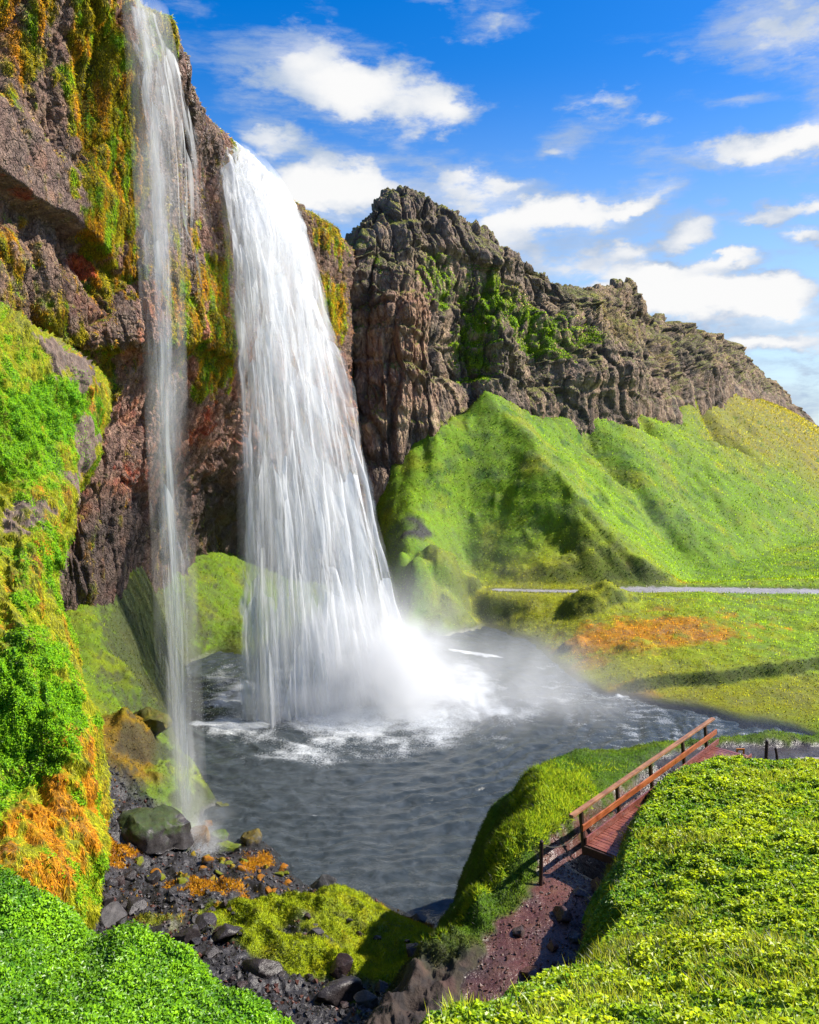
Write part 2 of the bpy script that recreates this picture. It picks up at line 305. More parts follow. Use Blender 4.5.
FC = [
 A([(330, 252, 116), (336, 300, 114), (342, 330, 113), (346, 370, 112), (350, 440, 110), (350, 540, 110)]),
 A([(350, 234, 108), (352, 280, 106.5), (356, 320, 105.5), (362, 370, 103.5), (368, 450, 101.5), (370, 560, 100.5)]),
 A([(372, 210, 110), (374, 265, 106), (378, 318, 103.4), (385, 370, 102.2), (390, 445, 101), (392, 540, 100)]),
 A([(400, 198, 113), (402, 255, 109), (406, 310, 104.6), (410, 360, 103), (415, 430, 102), (415, 520, 101)]),
 A([(428, 205, 115), (430, 262, 112), (436, 315, 107), (440, 360, 105.5), (441, 416, 104.5), (440, 500, 104)]),
 A([(460, 228, 119), (456, 275, 117), (452, 325, 114), (454, 355, 112), (458, 403, 110), (458, 480, 109)]),
 A([(500, 250, 127), (502, 290, 125), (505, 340, 117), (505, 365, 115.5), (505, 405, 114), (505, 480, 113)]),
 A([(545, 268, 136), (545, 305, 134), (552, 348, 127), (553, 368, 125), (555, 414, 123), (555, 490, 121)]),
 A([(563, 286, 143), (572, 318, 141), (580, 345, 136), (585, 365, 133), (590, 408, 131), (590, 490, 128)]),
 A([(600, 292, 162), (610, 320, 155), (622, 345, 148), (632, 370, 144), (636, 406, 142), (640, 490, 140)]),
 A([(627, 289, 173), (640, 318, 168), (655, 350, 161), (662, 380, 157), (668, 412, 155), (672, 490, 152)]),
 A([(660, 322, 190), (672, 340, 188), (685, 358, 184), (690, 375, 181), (695, 395, 179), (700, 480, 175)]),
 A([(695, 331, 216), (705, 347, 213), (715, 362, 210), (722, 376, 207), (730, 392, 204), (735, 470, 200)]),
 A([(735, 350, 256), (740, 364, 253), (748, 376, 250), (752, 386, 247), (760, 398, 245), (765, 460, 240)]),
 A([(770, 379, 300), (774, 387, 298), (778, 393, 296), (782, 400, 294), (788, 408, 292), (790, 450, 288)]),
 A([(802, 413, 345), (805, 418, 343), (808, 422, 341), (811, 426, 339), (816, 431, 336), (818, 460, 330)]),
 A([(840, 446, 400), (842, 450, 398), (844, 453, 396), (846, 456, 394), (848, 460, 392), (850, 480, 388)]),
]
FC = [plat(c, np.array((c[0][0] / c[0][1] * 50 - 6, 50, -b))) for c, b in zip(FC, [2] * 7 + [5] * 3 + [9, 10, 12, 14, 16, 18, 20])]
fc = sheet(FC, [30, 40, 50, 50, 50, 60, 60, 40, 50, 40, 50, 50, 50, 40, 30, 16], [4, 8, 75, 65, 55, 70, 40])

def rock_disp(P, N, scale, amp, strata=.35, colz=.28):
    """blocky basalt displacement: cells stretched along z, strata, rough grain"""
    sh = P.reshape(-1, 3).astype(f32); w = np.stack([fbm(sh, .25 / scale, 2, off=o) for o in (0, 31, 57)], 1) * .28 * scale
    q = (sh + w) * np.array((1, 1, colz), f32) / scale
    f1, f2, cid = worley(q); f1b, f2b, cidb = worley(q * np.array((2.7, 2.7, 2.9), f32) + 11)
    d = amp * ((cid - .5) * 1.0 - .55 * sst(.16, 0, f2 - f1)) + amp * .42 * ((cidb - .5) - .5 * sst(.16, 0, f2b - f1b))
    f1c, f2c, c3 = worley(q * np.array((6.5, 6.5, 9.), f32) + 23)
    zz = sh[:, 2] + .8 * w[:, 0]
    st = fbm(np.c_[sh[:, 0] * .05, sh[:, 1] * .05, zz * .45 / scale], 1, 3)
    d = d + strata * amp * 1.5 * st + amp * .16 * fbm(sh, 2.2 / scale, 4) + amp * .2 * (c3 - .5 - .5 * sst(.2, 0, f2c - f1c))
    big = fbm(sh, .13 / scale, 3) * amp * 1.1
    return (d + big).reshape(P.shape[:2]), (f2 - f1).reshape(P.shape[:2]), cid.reshape(P.shape[:2])
# ------------------------------------------------------------------ node helpers and materials
class NT:
    def __init__(s, tree): s.t = tree; s.n = tree.nodes; s.l = tree.links
    def new(s, ty, **kw):
        n = s.n.new(ty)
        for k, v in kw.items(): setattr(n, k, v)
        return n
    def put(s, inp, v):
        if isinstance(v, bpy.types.NodeSocket): s.l.new(v, inp)
        elif isinstance(v, (tuple, list)) and len(v) == 3 and inp.type == 'RGBA': inp.default_value = (*v, 1)
        else: inp.default_value = v
    def math(s, op, a, b=0.0, c=0.0, clamp=False):
        n = s.new('ShaderNodeMath', operation=op, use_clamp=clamp)
        for i, v in enumerate((a, b, c)): s.put(n.inputs[i], v)
        return n.outputs[0]
    def vec(s, op, a, b=(0, 0, 0), scale=1.0):
        n = s.new('ShaderNodeVectorMath', operation=op); s.put(n.inputs[0], a)
        if op == 'SCALE': s.put(n.inputs['Scale'], scale)
        else: s.put(n.inputs[1], b)
        return n.outputs[1] if op in ('LENGTH', 'DISTANCE', 'DOT_PRODUCT') else n.outputs[0]
    def mix(s, f, a, b, mode='MIX'):
        n = s.new('ShaderNodeMix', data_type='RGBA', blend_type=mode); s.put(n.inputs[0], f); s.put(n.inputs[6], a); s.put(n.inputs[7], b); return n.outputs[2]
    def noise(s, v, scale, detail=4, rough=.55, dist=0.0, col=False):
        n = s.new('ShaderNodeTexNoise'); s.put(n.inputs['Vector'], v); s.put(n.inputs['Scale'], scale); s.put(n.inputs['Detail'], detail)
        s.put(n.inputs['Roughness'], rough); s.put(n.inputs['Distortion'], dist); return n.outputs[1 if col else 0]
    def ramp(s, x, a, b, lo=0.0, hi=1.0, smooth=True):
        n = s.new('ShaderNodeMapRange', interpolation_type='SMOOTHSTEP' if smooth else 'LINEAR'); s.put(n.inputs[0], x)
        for i, v in zip((1, 2, 3, 4), (a, b, lo, hi)): s.put(n.inputs[i], v)
        return n.outputs[0]
    def scalev(s, v, k): return s.vec('MULTIPLY', v, k)
def mat(name):
    m = bpy.data.materials.new(name); m.use_nodes = True; m.node_tree.nodes.clear(); t = NT(m.node_tree)
    return m, t, t.new('ShaderNodeOutputMaterial')
def terrain_mat(name, scales=(1.2, 5.0, 22.0), stretch=(1, 1, 1), bump=.35, dist=.15, var=.5, crack=0):
    """vertex-painted earth / rock / moss colours carried through several scales of noise"""
    m, t, out = mat(name); p = t.new('ShaderNodeBsdfPrincipled'); t.l.new(p.outputs[0], out.inputs[0])
    a = t.new('ShaderNodeAttribute', attribute_name='Col'); ob = t.new('ShaderNodeTexCoord').outputs['Object']; v = t.scalev(ob, stretch)
    n1, n2, n3 = t.noise(v, scales[0], 5), t.noise(v, scales[1], 5, .6), t.noise(v, scales[2], 3, .6)
    k = t.math('ADD', t.math('MULTIPLY', n1, .35), t.math('ADD', t.math('MULTIPLY', n2, .4), t.math('MULTIPLY', n3, .35)))
    k = t.ramp(k, .38, .72, 1 - var, 1 + var, False)
    c = t.mix(1.0, a.outputs['Color'], k, 'MULTIPLY')
    hs = t.new('ShaderNodeHueSaturation'); t.put(hs.inputs['Color'], c); t.put(hs.inputs['Hue'], t.ramp(n2, .3, .7, .485, .515, False)); t.put(hs.inputs['Saturation'], t.ramp(n1, .3, .7, .9, 1.15, False))
    t.l.new(hs.outputs[0], p.inputs['Base Color'])
    t.put(p.inputs['Roughness'], t.math('ADD', a.outputs['Alpha'], t.ramp(n3, .3, .7, -.08, .08, False), clamp=True)); p.inputs['Specular IOR Level'].default_value = .35
    hgt = t.math('ADD', n2, t.math('MULTIPLY', n3, .5))
    if crack:
        vn = t.vec('ADD', v, t.vec('SCALE', t.vec('SUBTRACT', t.noise(v, scales[1], 3, .5, 0, True), (.5, .5, .5)), scale=.9 / crack))
        for kk, amp in ((1.0, .9), (2.9, .5)):
            vo = t.new('ShaderNodeTexVoronoi', feature='F1', distance='CHEBYCHEV'); t.put(vo.inputs['Vector'], vn); vo.inputs['Scale'].default_value = crack * kk; sc = t.new('ShaderNodeSeparateColor'); t.l.new(vo.outputs['Color'], sc.inputs[0])
            ve = t.new('ShaderNodeTexVoronoi', feature='DISTANCE_TO_EDGE'); t.put(ve.inputs['Vector'], vn); ve.inputs['Scale'].default_value = crack * kk
            hgt = t.math('ADD', hgt, t.math('MULTIPLY', t.math('ADD', t.math('MULTIPLY', sc.outputs[0], .8), t.ramp(ve.outputs[0], 0, .08, -.5, 0)), amp))
    b = t.new('ShaderNodeBump'); t.put(b.inputs['Height'], hgt); b.inputs['Strength'].default_value = bump; b.inputs['Distance'].default_value = dist
    t.l.new(b.outputs[0], p.inputs['Normal']); return m
def leaf_mat(name, spec=.04):
    """thin leaves and blades: the same colour reflected and let through, shading normal eased towards the turf they grow on"""
    m, t, out = mat(name); a = t.new('ShaderNodeAttribute', attribute_name='Col'); nr = t.new('ShaderNodeAttribute', attribute_name='Nrm').outputs['Vector']
    d = t.new('ShaderNodeBsdfDiffuse'); t.l.new(a.outputs['Color'], d.inputs[0]); t.l.new(nr, d.inputs['Normal'])
    tr = t.new('ShaderNodeBsdfTranslucent'); t.put(tr.inputs[0], t.mix(1.0, a.outputs['Color'], (1.1, 1.0, .6), 'MULTIPLY')); t.put(tr.inputs['Normal'], t.vec('SCALE', nr, scale=-1.0))
    ad = t.new('ShaderNodeAddShader'); t.l.new(d.outputs[0], ad.inputs[0]); t.l.new(tr.outputs[0], ad.inputs[1])
    g = t.new('ShaderNodeBsdfGlossy'); g.inputs['Roughness'].default_value = .45; mx = t.new('ShaderNodeMixShader'); mx.inputs[0].default_value = spec; t.l.new(ad.outputs[0], mx.inputs[1]); t.l.new(g.outputs[0], mx.inputs[2]); t.l.new(mx.outputs[0], out.inputs[0]); return m
M_GROUND = terrain_mat('ground_turf_and_gravel', (.5, 2.6, 11.0), (1, 1, 1), .6, .12, .5)
M_CLIFF = terrain_mat('cliff_basalt_and_moss', (.5, 2.2, 9.0), (1, 1, .7), .9, .28, .85, 1.3)
M_FAR = terrain_mat('far_cliff_basalt', (.25, 1.1, 4.5), (1, 1, .5), .9, .5, .75, .7)
M_MOSS = terrain_mat('hanging_moss', (.9, 4.0, 16.0), (1, 1, .4), .6, .1, .5)
M_LEAF = leaf_mat('broad_leaves', .045); M_BLADE = leaf_mat('grass_blades', .015)
def simple_mat(name, col, rough=.6, var=.3, scale=(8, 8, 8), bump=.3, spec=.4):
    m, t, out = mat(name); p = t.new('ShaderNodeBsdfPrincipled'); t.l.new(p.outputs[0], out.inputs[0])
    ob = t.new('ShaderNodeTexCoord').outputs['Object']; v = t.scalev(ob, scale); n = t.noise(v, 1.0, 5, .6)
    t.put(p.inputs['Base Color'], t.mix(1.0, col, t.ramp(n, .3, .7, 1 - var, 1 + var, False), 'MULTIPLY')); t.put(p.inputs['Roughness'], t.ramp(n, .3, .7, rough - .12, rough + .12, False))
    p.inputs['Specular IOR Level'].default_value = spec
    b = t.new('ShaderNodeBump'); t.put(b.inputs['Height'], n); b.inputs['Strength'].default_value = bump; b.inputs['Distance'].default_value = .02; t.l.new(b.outputs[0], p.inputs['Normal']); return m

# ------------------------------------------------------------------ sky, sun, clouds
SUN = np.array((.73, .12, .69)); SUN /= np.linalg.norm(SUN)
w = bpy.data.worlds.new('World'); S.world = w; w.use_nodes = True; w.node_tree.nodes.clear(); t = NT(w.node_tree)
out = t.new('ShaderNodeOutputWorld'); bg = t.new('ShaderNodeBackground'); t.l.new(bg.outputs[0], out.inputs[0]); bg.inputs[1].default_value = .12
sky = t.new('ShaderNodeTexSky', sky_type='NISHITA', sun_disc=False); sky.sun_elevation = math.asin(SUN[2]); sky.sun_rotation = math.atan2(SUN[0], SUN[1]); sky.altitude = 100; sky.air_density = 1.0; sky.dust_density = .5; sky.ozone_density = 2.5
dirv = t.new('ShaderNodeTexCoord').outputs['Generated']; sx = t.new('ShaderNodeSeparateXYZ'); t.l.new(dirv, sx.inputs[0])
az = t.math('ARCTAN2', sx.outputs[0], sx.outputs[1]); el = t.math('ARCSINE', sx.outputs[2])
cx = t.new('ShaderNodeCombineXYZ'); t.l.new(az, cx.inputs[0]); t.l.new(el, cx.inputs[1])
wn = t.noise(t.scalev(dirv, (1, 1, 1.7)), 9.0, 6, .6, 0, True); wv = t.vec('SCALE', t.vec('SUBTRACT', wn, (.5, .5, .5)), scale=.085)
P2 = t.vec('ADD', cx.outputs[0], wv)
CL = [(360, 186, 95, 30, .5), (560, 205, 95, 18, .45), (715, 292, 85, 18, .5), (770, 150, 70, 18, .5), (470, 195, 60, 16, .4), (300, 150, 60, 14, .3), (700, 270, 90, 12, .3), (330, 85, 70, 24, .3), (655, 262, 26, 9, .9), (735, 262, 30, 8, .8), (612, 290, 30, 8, .8), (770, 305, 34, 10, .8), (560, 150, 26, 9, .7), (520, 180, 30, 9, .8), (630, 205, 26, 9, .8), (715, 205, 18, 7, .7), (790, 235, 22, 7, .8), (750, 345, 40, 8, .7), (660, 120, 30, 9, .6), (740, 110, 36, 10, .5), (300, 40, 75, 34, .75), (385, 103, 90, 34, 1.2), (455, 118, 45, 22, 1.0), (268, 140, 38, 17, 1.0), (350, 184, 100, 34, 1.2), (290, 200, 60, 26, .8), (470, 232, 80, 30, 1.0), (560, 212, 85, 22, 1.15), (480, 186, 40, 16, .8), (692, 234, 40, 18, 1.1), (760, 221, 30, 11, 1.0), (806, 208, 24, 10, 1.0),
      (700, 300, 95, 26, 1.15), (690, 266, 60, 12, .85), (784, 152, 62, 20, 1.15), (690, 150, 60, 18, .8), (590, 118, 48, 36, .6), (600, 92, 50, 14, .5), (785, 20, 95, 40, .85), (495, 28, 48, 13, .7), (455, 3, 60, 12, .7), (655, 190, 34, 18, .9), (625, 246, 26, 13, .9), (790, 285, 55, 14, .9), (795, 342, 60, 13, .75), (600, 268, 75, 22, .8),
      (810, 240, 30, 8, .8), (170, 12, 40, 14, .5), (760, 380, 130, 40, .6), (880, 90, 80, 40, .9), (330, 75, 90, 40, .5), (530, 250, 100, 30, .8), (720, 60, 120, 22, .3), (430, 140, 60, 14, .6), (640, 280, 60, 16, .7), (790, 180, 50, 10, .4), (250, 90, 50, 26, .4), (660, 300, 70, 24, .7), (770, 320, 90, 30, .6), (930, 220, 70, 30, 1.0), (1000, 320, 120, 30, 1.0), (-100, 60, 120, 50, 1.0), (1150, 130, 150, 60, 1.0)]
tot = None
for px, py, hw, hh, a in CL:
    d = rayd(px, py); d = np.array(d) / np.linalg.norm(d)
    v = t.vec('MULTIPLY', t.vec('SUBTRACT', P2, (math.atan2(d[0], d[1]), math.asin(d[2]), 0)), (FOC / hw * .97, FOC / hh, 0))
    b = t.ramp(t.vec('LENGTH', v), 0.0, 1.25, a, 0.0)
    tot = b if tot is None else t.math('ADD', tot, b)
# the rest of the sky, away from the view, carries scattered cloud too
far = t.ramp(sx.outputs[1], .75, .35, 0, 1); big = t.ramp(t.noise(t.scalev(dirv, (1, 1, 2.2)), 3.0, 4, .5), .5, .66, 0, .9); tot = t.math('ADD', tot, t.math('MULTIPLY', far, big))
fine = t.noise(t.scalev(dirv, (1, 1, 2.6)), 19.0, 8, .62); mid_ = t.noise(t.scalev(dirv, (1, 1, 2.4)), 8.0, 4, .5)
dens = t.ramp(t.math('ADD', tot, t.math('ADD', t.math('MULTIPLY', t.math('SUBTRACT', fine, .51), 2.3), t.math('MULTIPLY', t.math('SUBTRACT', mid_, .53), 1.0))), .27, 1.08)
wisp = t.ramp(t.math('MULTIPLY', t.noise(t.vec('ADD', t.scalev(dirv, (1.0, 1.0, 5.0)), wv), 5.0, 9, .66), t.ramp(t.math('ADD', tot, mid_), .2, 1.1, .75, 1.25)), .47, .80, 0, .72)
dens = t.math('MAXIMUM', dens, wisp)
hs = t.new('ShaderNodeHueSaturation'); t.l.new(sky.outputs[0], hs.inputs['Color']); SKYH = hs
hs.inputs['Saturation'].default_value = 1.5; hs.inputs['Value'].default_value = .78; hs.inputs['Hue'].default_value = .512
shade = t.ramp(t.math('ADD', t.math('MULTIPLY', tot, .55), t.math('MULTIPLY', t.noise(t.scalev(dirv, (1, 1, 2.)), 11.0, 5, .55), .9)), .62, 1.3)
CK = 3.9
ccol = t.mix(shade, (.42 * CK, .54 * CK, .74 * CK), (1.0 * CK, 1.0 * CK, 1.0 * CK))
horiz = t.mix(t.ramp(el, .42, -.02, 0, .75), hs.outputs[0], (.62 * CK, .80 * CK, 1.0 * CK))
t.l.new(t.mix(dens, horiz, ccol), bg.inputs[0])
sd = bpy.data.lights.new('sun', 'SUN'); sd.energy = 4.2; sd.angle = math.radians(.5); sd.color = (1.0, .93, .82)
so = bpy.data.objects.new('sun', sd); COL.objects.link(so); so.rotation_euler = Vector(-SUN).to_track_quat('-Z', 'Y').to_euler(); so.location = (60, -10, 90)
S.view_settings.view_transform = 'Standard'; S.view_settings.look = 'None'; S.view_settings.exposure = 1.05; S.view_settings.gamma = 1.0; S.view_settings.use_curve_mapping = False
S.render.engine = 'CYCLES'; C_ = S.cycles; C_.max_bounces = 8; C_.diffuse_bounces = 3; C_.glossy_bounces = 3; C_.transmission_bounces = 4; C_.transparent_max_bounces = 40; C_.volume_bounces = 4
C_.use_denoising = True; C_.use_adaptive_sampling = True; C_.adaptive_threshold = .014; C_.caustics_reflective = False; C_.caustics_refractive = False; C_.sample_clamp_indirect = 6
# ------------------------------------------------------------------ surface colours (albedo) of the ground
def L(r, g, b): # sRGB 0-255 seen in sunlight -> albedo guess
    c = np.array((r, g, b)) / 255.; lin = np.where(c < .04045, c / 12.92, ((c + .055) / 1.055) ** 2.4); return lin
def lay(col, m, c): m = np.clip(m, 0, 1)[:, None]; return col * (1 - m) + np.asarray(c) * m
def blob(P, q, r, wob=None):
    d = np.linalg.norm((P - np.asarray(q)) / np.asarray(r), axis=1)
    if wob is not None: d = d + wob
    return sst(1.0, .45, d)
gP = np.c_[gX, gY, gZ].astype(f32)
gn = grid_normals(gP.reshape(NU, NV, 3)).reshape(-1, 3); gn *= np.sign(gn[:, 2:3]); slope = gn[:, 2]
gr = np.hypot(gX, gY)
n_a, n_b, n_c, n_d = fbm(gP, .06, 3), fbm(gP, .35, 4), fbm(gP, 1.6, 4), fbm(gP, .16, 4, off=40)
GREEN, LUSH, OLIVE, YEL, ORNG, DKG = (.098, .178, .006), (.13, .22, .006), (.165, .14, .018), (.20, .20, .008), (.32, .145, .010), (.032, .085, .006)
gc = np.tile(np.array(GREEN), (len(gX), 1)); rough = np.full(len(gX), .85)
gc = lay(gc, sst(-.3, .6, n_a + .5 * n_b), LUSH); gc = lay(gc, .55 * sst(.1, .7, n_d), YEL); gc = lay(gc, .6 * sst(.15, .7, n_b), DKG)
hill = gM['hill']
# drier upper slopes to the right, pale rills down the scree
dry = sst(95, 190, gY - .2 * gX + 25 * n_a + 10 * n_b) * sst(30, 75, gX); gc = lay(gc, dry * .9, OLIVE); gc = lay(gc, dry * .35 * sst(0, .6, n_d), (.15, .12, .03))
for a, b in (((560, 430, 135), (655, 545, 108)), ((600, 420, 142), (690, 535, 118)), ((660, 420, 158), (770, 520, 140)), ((700, 410, 190), (819, 515, 165)), ((520, 420, 112), (600, 560, 92))):
    ln = [at(*a)[:2], at(*b)[:2]]; gc = lay(gc, .4 * sst(3.0, .5, pdist(gP[:, :2], ln) + 2.0 * n_b) * hill, (.15, .17, .03))
gc = lay(gc, hill * .8 * sst(.2, .55, n_c * .5 + .6 * n_b - .08), DKG)
# dark gravel strip and rocks under the left slope
gc = lay(gc, blob(gP, at(415, 522, 88), (5, 5, 2.2), .5 * n_b), (.03, .03, .03))
# meadow: orange sedge, olive banks
mead = sst(50, 56, gY) * (1 - sst(86, 96, gY)) * sst(2, 8, gX)
gc = lay(gc, mead * .75, (.14, .225, .008)); gc = lay(gc, mead * .6 * sst(0, .5, n_b), (.18, .19, .010)); yw = sst(75, 64, gY + .45 * (gX - 10)) * sst(40, 24, gX)
gc = lay(gc, mead * sst(32, 16, gX + 6 * n_b) * .85, YEL); gc = lay(gc, mead * .8 * sst(63, 58, gY + 2 * n_b), (.16, .16, .010))
for q, r, a in (((660, 634, 70), (10.5, 5.4, 3), .95), ((610, 640, 69), (6, 3, 3), .6), ((670, 648, 66.), (6, 2, 3), .6), ((575, 660, 65), (4, 2.5, 3), .45), ((620, 690, 59), (3, 2, 3), .5), ((650, 586, 88), (9, 1.2, 3), .6)):
    gc = lay(gc, a * blob(gP, at(*q) * (1, 1, 0) + (0, 0, gP[:, 2].mean() * 0 + 1.6), r, .5 * n_b + .25 * n_c), ORNG)
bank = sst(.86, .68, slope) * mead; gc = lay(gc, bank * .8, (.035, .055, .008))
# footpath along the hill foot
trail = TRAIL
td = pdist(gP[:, :2], trail) + .25 * n_c; tw = .8 + 1.0 * sst(17, 24, gX); tm = sst(tw, tw - .3, td); gc = lay(gc, tm, (.27, .26, .27)); rough = rough * (1 - tm) + .55 * tm; gc = lay(gc, .6 * sst(tw + .9, tw, td) * (1 - tm), (.03, .035, .015))
# cave floor: mossy
cave = sst(-6, -9, gX) * sst(35.4, 37.2, gY + .8 * n_b) * sst(104, 96, gY)
gc = lay(gc, cave, (.09, .145, .006)); gc = lay(gc, cave * .6 * sst(-.1, .5, n_b), (.13, .15, .006)); gc = lay(gc, cave * .35 * sst(.1, .6, n_d + .4 * n_c), (.02, .035, .008))
gc = lay(gc, cave * .8 * blob(gP, at(115, 745, 39.5), (3.4, 4, 2.5), .4 * n_b), (.16, .075, .006)); gc = lay(gc, cave * .75 * sst(.74, .5, slope), (.03, .03, .02))
# stony shore with moss
shore = (1 - sst(36.4, 38, gY + .8 * n_b + 2 * sst(-8, -5, gX) * -1)) * (gM['low'] < 5.5) * (~gM['rd']) * (~gM['rm']) * (~gM['lm']) * (gX < 3.5)
scol = np.tile(np.array((.028, .026, .027)), (len(gX), 1)); scol = lay(scol, .5 * sst(0, .6, n_c), (.055, .05, .052)); scol = lay(scol, .6 * sst(.2, .7, n_b), (.07, .033, .03))
g1 = sst(1.7, 1.0, pdist(gP[:, :2], [(-6.6, 28.0), (-5.2, 28.6), (-3.0, 29.6), (-.5, 29.2), (1.6, 28.0)]) + .45 * n_b + .3 * n_c); g2 = sst(1.3, .8, pdist(gP[:, :2], [(-5.6, 26.4), (-3.2, 25.3), (-.8, 24.8), (1.0, 25.2)]) + .6 * n_b + .25 * n_c)
g3 = sst(1.3, .7, pdist(gP[:, :2], [(-3.0, 27.4), (-.6, 27.0), (1.4, 26.6)]) + .45 * n_b + .3 * n_c); gs = np.clip(np.maximum(np.maximum(g1, g2), .9 * g3) + .9 * sst(-2.0, .2, gX + .8 * n_b) * sst(22.6, 24.2, gY) * sst(30.4, 29.5, gY), 0, 1); gs = np.maximum(gs, .8 * sst(.35, .6, n_b + .3 * n_c) * sst(30, 26, gY))
scol = lay(scol, gs, (.15, .195, .006)); scol = lay(scol, gs * .6 * sst(0, .6, n_c), (.21, .21, .007))
og = sst(.15, .5, n_b + .35 * n_c + .55 * blob(gP, at(195, 885, 31), (3.2, 2.2, 3)) - .25) * sst(26.5, 29, gY) * (1 - gs); scol = lay(scol, og, (.20, .075, .006)); scol = lay(scol, .5 * og * sst(.1, .4, n_c), (.25, .15, .01))
gc = gc * (1 - shore[:, None]) + scol * shore[:, None]; rough = rough * (1 - shore) + shore * np.where(gs > .5, .8, .42)
# pool bed and wet margin
gc = lay(gc, sst(.35, .05, gP[:, 2]) * sst(75, 60, gr), (.02, .02, .018)); rough = np.where(gP[:, 2] < .2, .35, rough); gc = lay(gc, sst(.5, .1, gP[:, 2]) * sst(60, 75, gr) * .7, (.03, .03, .02))
# ridge: grass with lit crest and shaded flank put into its colour, dirt path
rd = gM['rd'] & ~gM['rm'] & ~gM['lm']; RDM = rd
rcol = np.tile(np.array((.045, .092, .006)), (len(gX), 1)); rcol = lay(rcol, .7 * sst(-.1, .6, n_b) * sst(1.2, -.6, gM['d']), (.11, .15, .007)); rcol = lay(rcol, .5 * sst(.2, .7, n_c), (.03, .06, .006)); rcol = lay(rcol, .7 * sst(.3, 1.6, gM['d']) * sst(-.2, .4, n_b), (.05, .075, .006))
pm = sst(2.1, 1.6, gM['pd'] + .3 * n_c) * sst(-.15, -.5, gM['d'] + .2 * n_c); dirt = np.tile(np.array((.10, .045, .036)), (len(gX), 1)); dirt = lay(dirt, .6 * sst(0, .5, n_c), (.06, .035, .034)); dirt = lay(dirt, .5 * sst(.2, .6, n_b), (.15, .075, .06))
farp = sst(29, 30.5, gY); dirt = lay(dirt, farp, (.05, .042, .04))
rcol = rcol * (1 - pm[:, None]) + dirt * pm[:, None]
wall = sst(20.2, 18.4, gY + .8 * n_b) * sst(-.7, -.1, gM['d']); rcol = lay(rcol, wall * .95, (.045, .028, .025)); rcol = lay(rcol, wall * .7 * sst(-.1, .5, n_c) * sst(-.3, .6, gX), (.09, .046, .036)); rcol = lay(rcol, wall * .8 * sst(.05, .5, fbm(gP, 2.6, 3)), (.022, .018, .018))
gc[rd] = rcol[rd]; rough = np.where(rd & (pm > .5), .32, rough)
# leafy mounds: soil and low leaves beneath the foliage
for k, c in (('rm', (.045, .10, .005)), ('lm', (.03, .10, .005))):
    m = gM[k]; cc = lay(np.tile(np.array(c), (len(gX), 1)), .6 * sst(0, .6, n_c), (.02, .05, .004)); gc[m] = cc[m]
# exposed dirt on the flank of the right mound low down by the path
FLK = gM['rm'] & (gM['d1'] > .75 + .3 * n_b) & (gY < 23); gc[FLK] = (.055, .034, .028)
gcol = np.c_[gc, rough]
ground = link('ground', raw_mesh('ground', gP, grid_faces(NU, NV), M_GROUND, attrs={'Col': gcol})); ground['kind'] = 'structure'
ground.data.flip_normals()

# ------------------------------------------------------------------ cliffs: displacement and colours
def finish(name, P, N, d, colf, m):
    Q = P + N * d[..., None]; q = Q.reshape(-1, 3).astype(f32); n = -grid_normals(Q).reshape(-1, 3)
    c = colf(q, n); me = raw_mesh(name, q, grid_faces(*P.shape[:2]), m, attrs={'Col': c}); me.flip_normals()
    o = link(name, me); o['kind'] = 'structure'; return o, Q, n.reshape(Q.shape), c
vfrac = lambda P: np.broadcast_to(np.linspace(0, 1, P.shape[1])[None], P.shape[:2])
# near cliff: diagonal overhanging slab, ledge noise
nN = -grid_normals(nc); dN, crN, ciN = rock_disp(nc, nN, 2.0, .62)
s3 = nc.reshape(-1, 3).astype(f32); wob = fbm(s3, .3, 3)
a_, b_ = at(-30, 168, 37.6), at(112, 262, 46.4); e_ = b_ - a_; Lh = np.linalg.norm(e_); e_ /= Lh; up_ = np.array((0, 0, 1.)) - e_ * e_[2]; up_ /= np.linalg.norm(up_)
rel = s3 - a_; al = rel @ e_; hh = rel @ up_ + .5 * wob; fr = (sst(-6, 0, al) * sst(Lh + 2.5, Lh - 3, al)).reshape(dN.shape)
front = np.broadcast_to((np.linspace(0, 1, nc.shape[1]) < .62)[None], dN.shape)
slab = (sst(-.15, .15, hh) * sst(4.2, 2.8, hh)).reshape(dN.shape) * fr * front; under = (sst(.1, -.2, hh) * sst(-3.2, -.8, hh)).reshape(dN.shape) * fr * front
dN = dN * (1 - .75 * slab) + 1.1 * slab - .6 * under
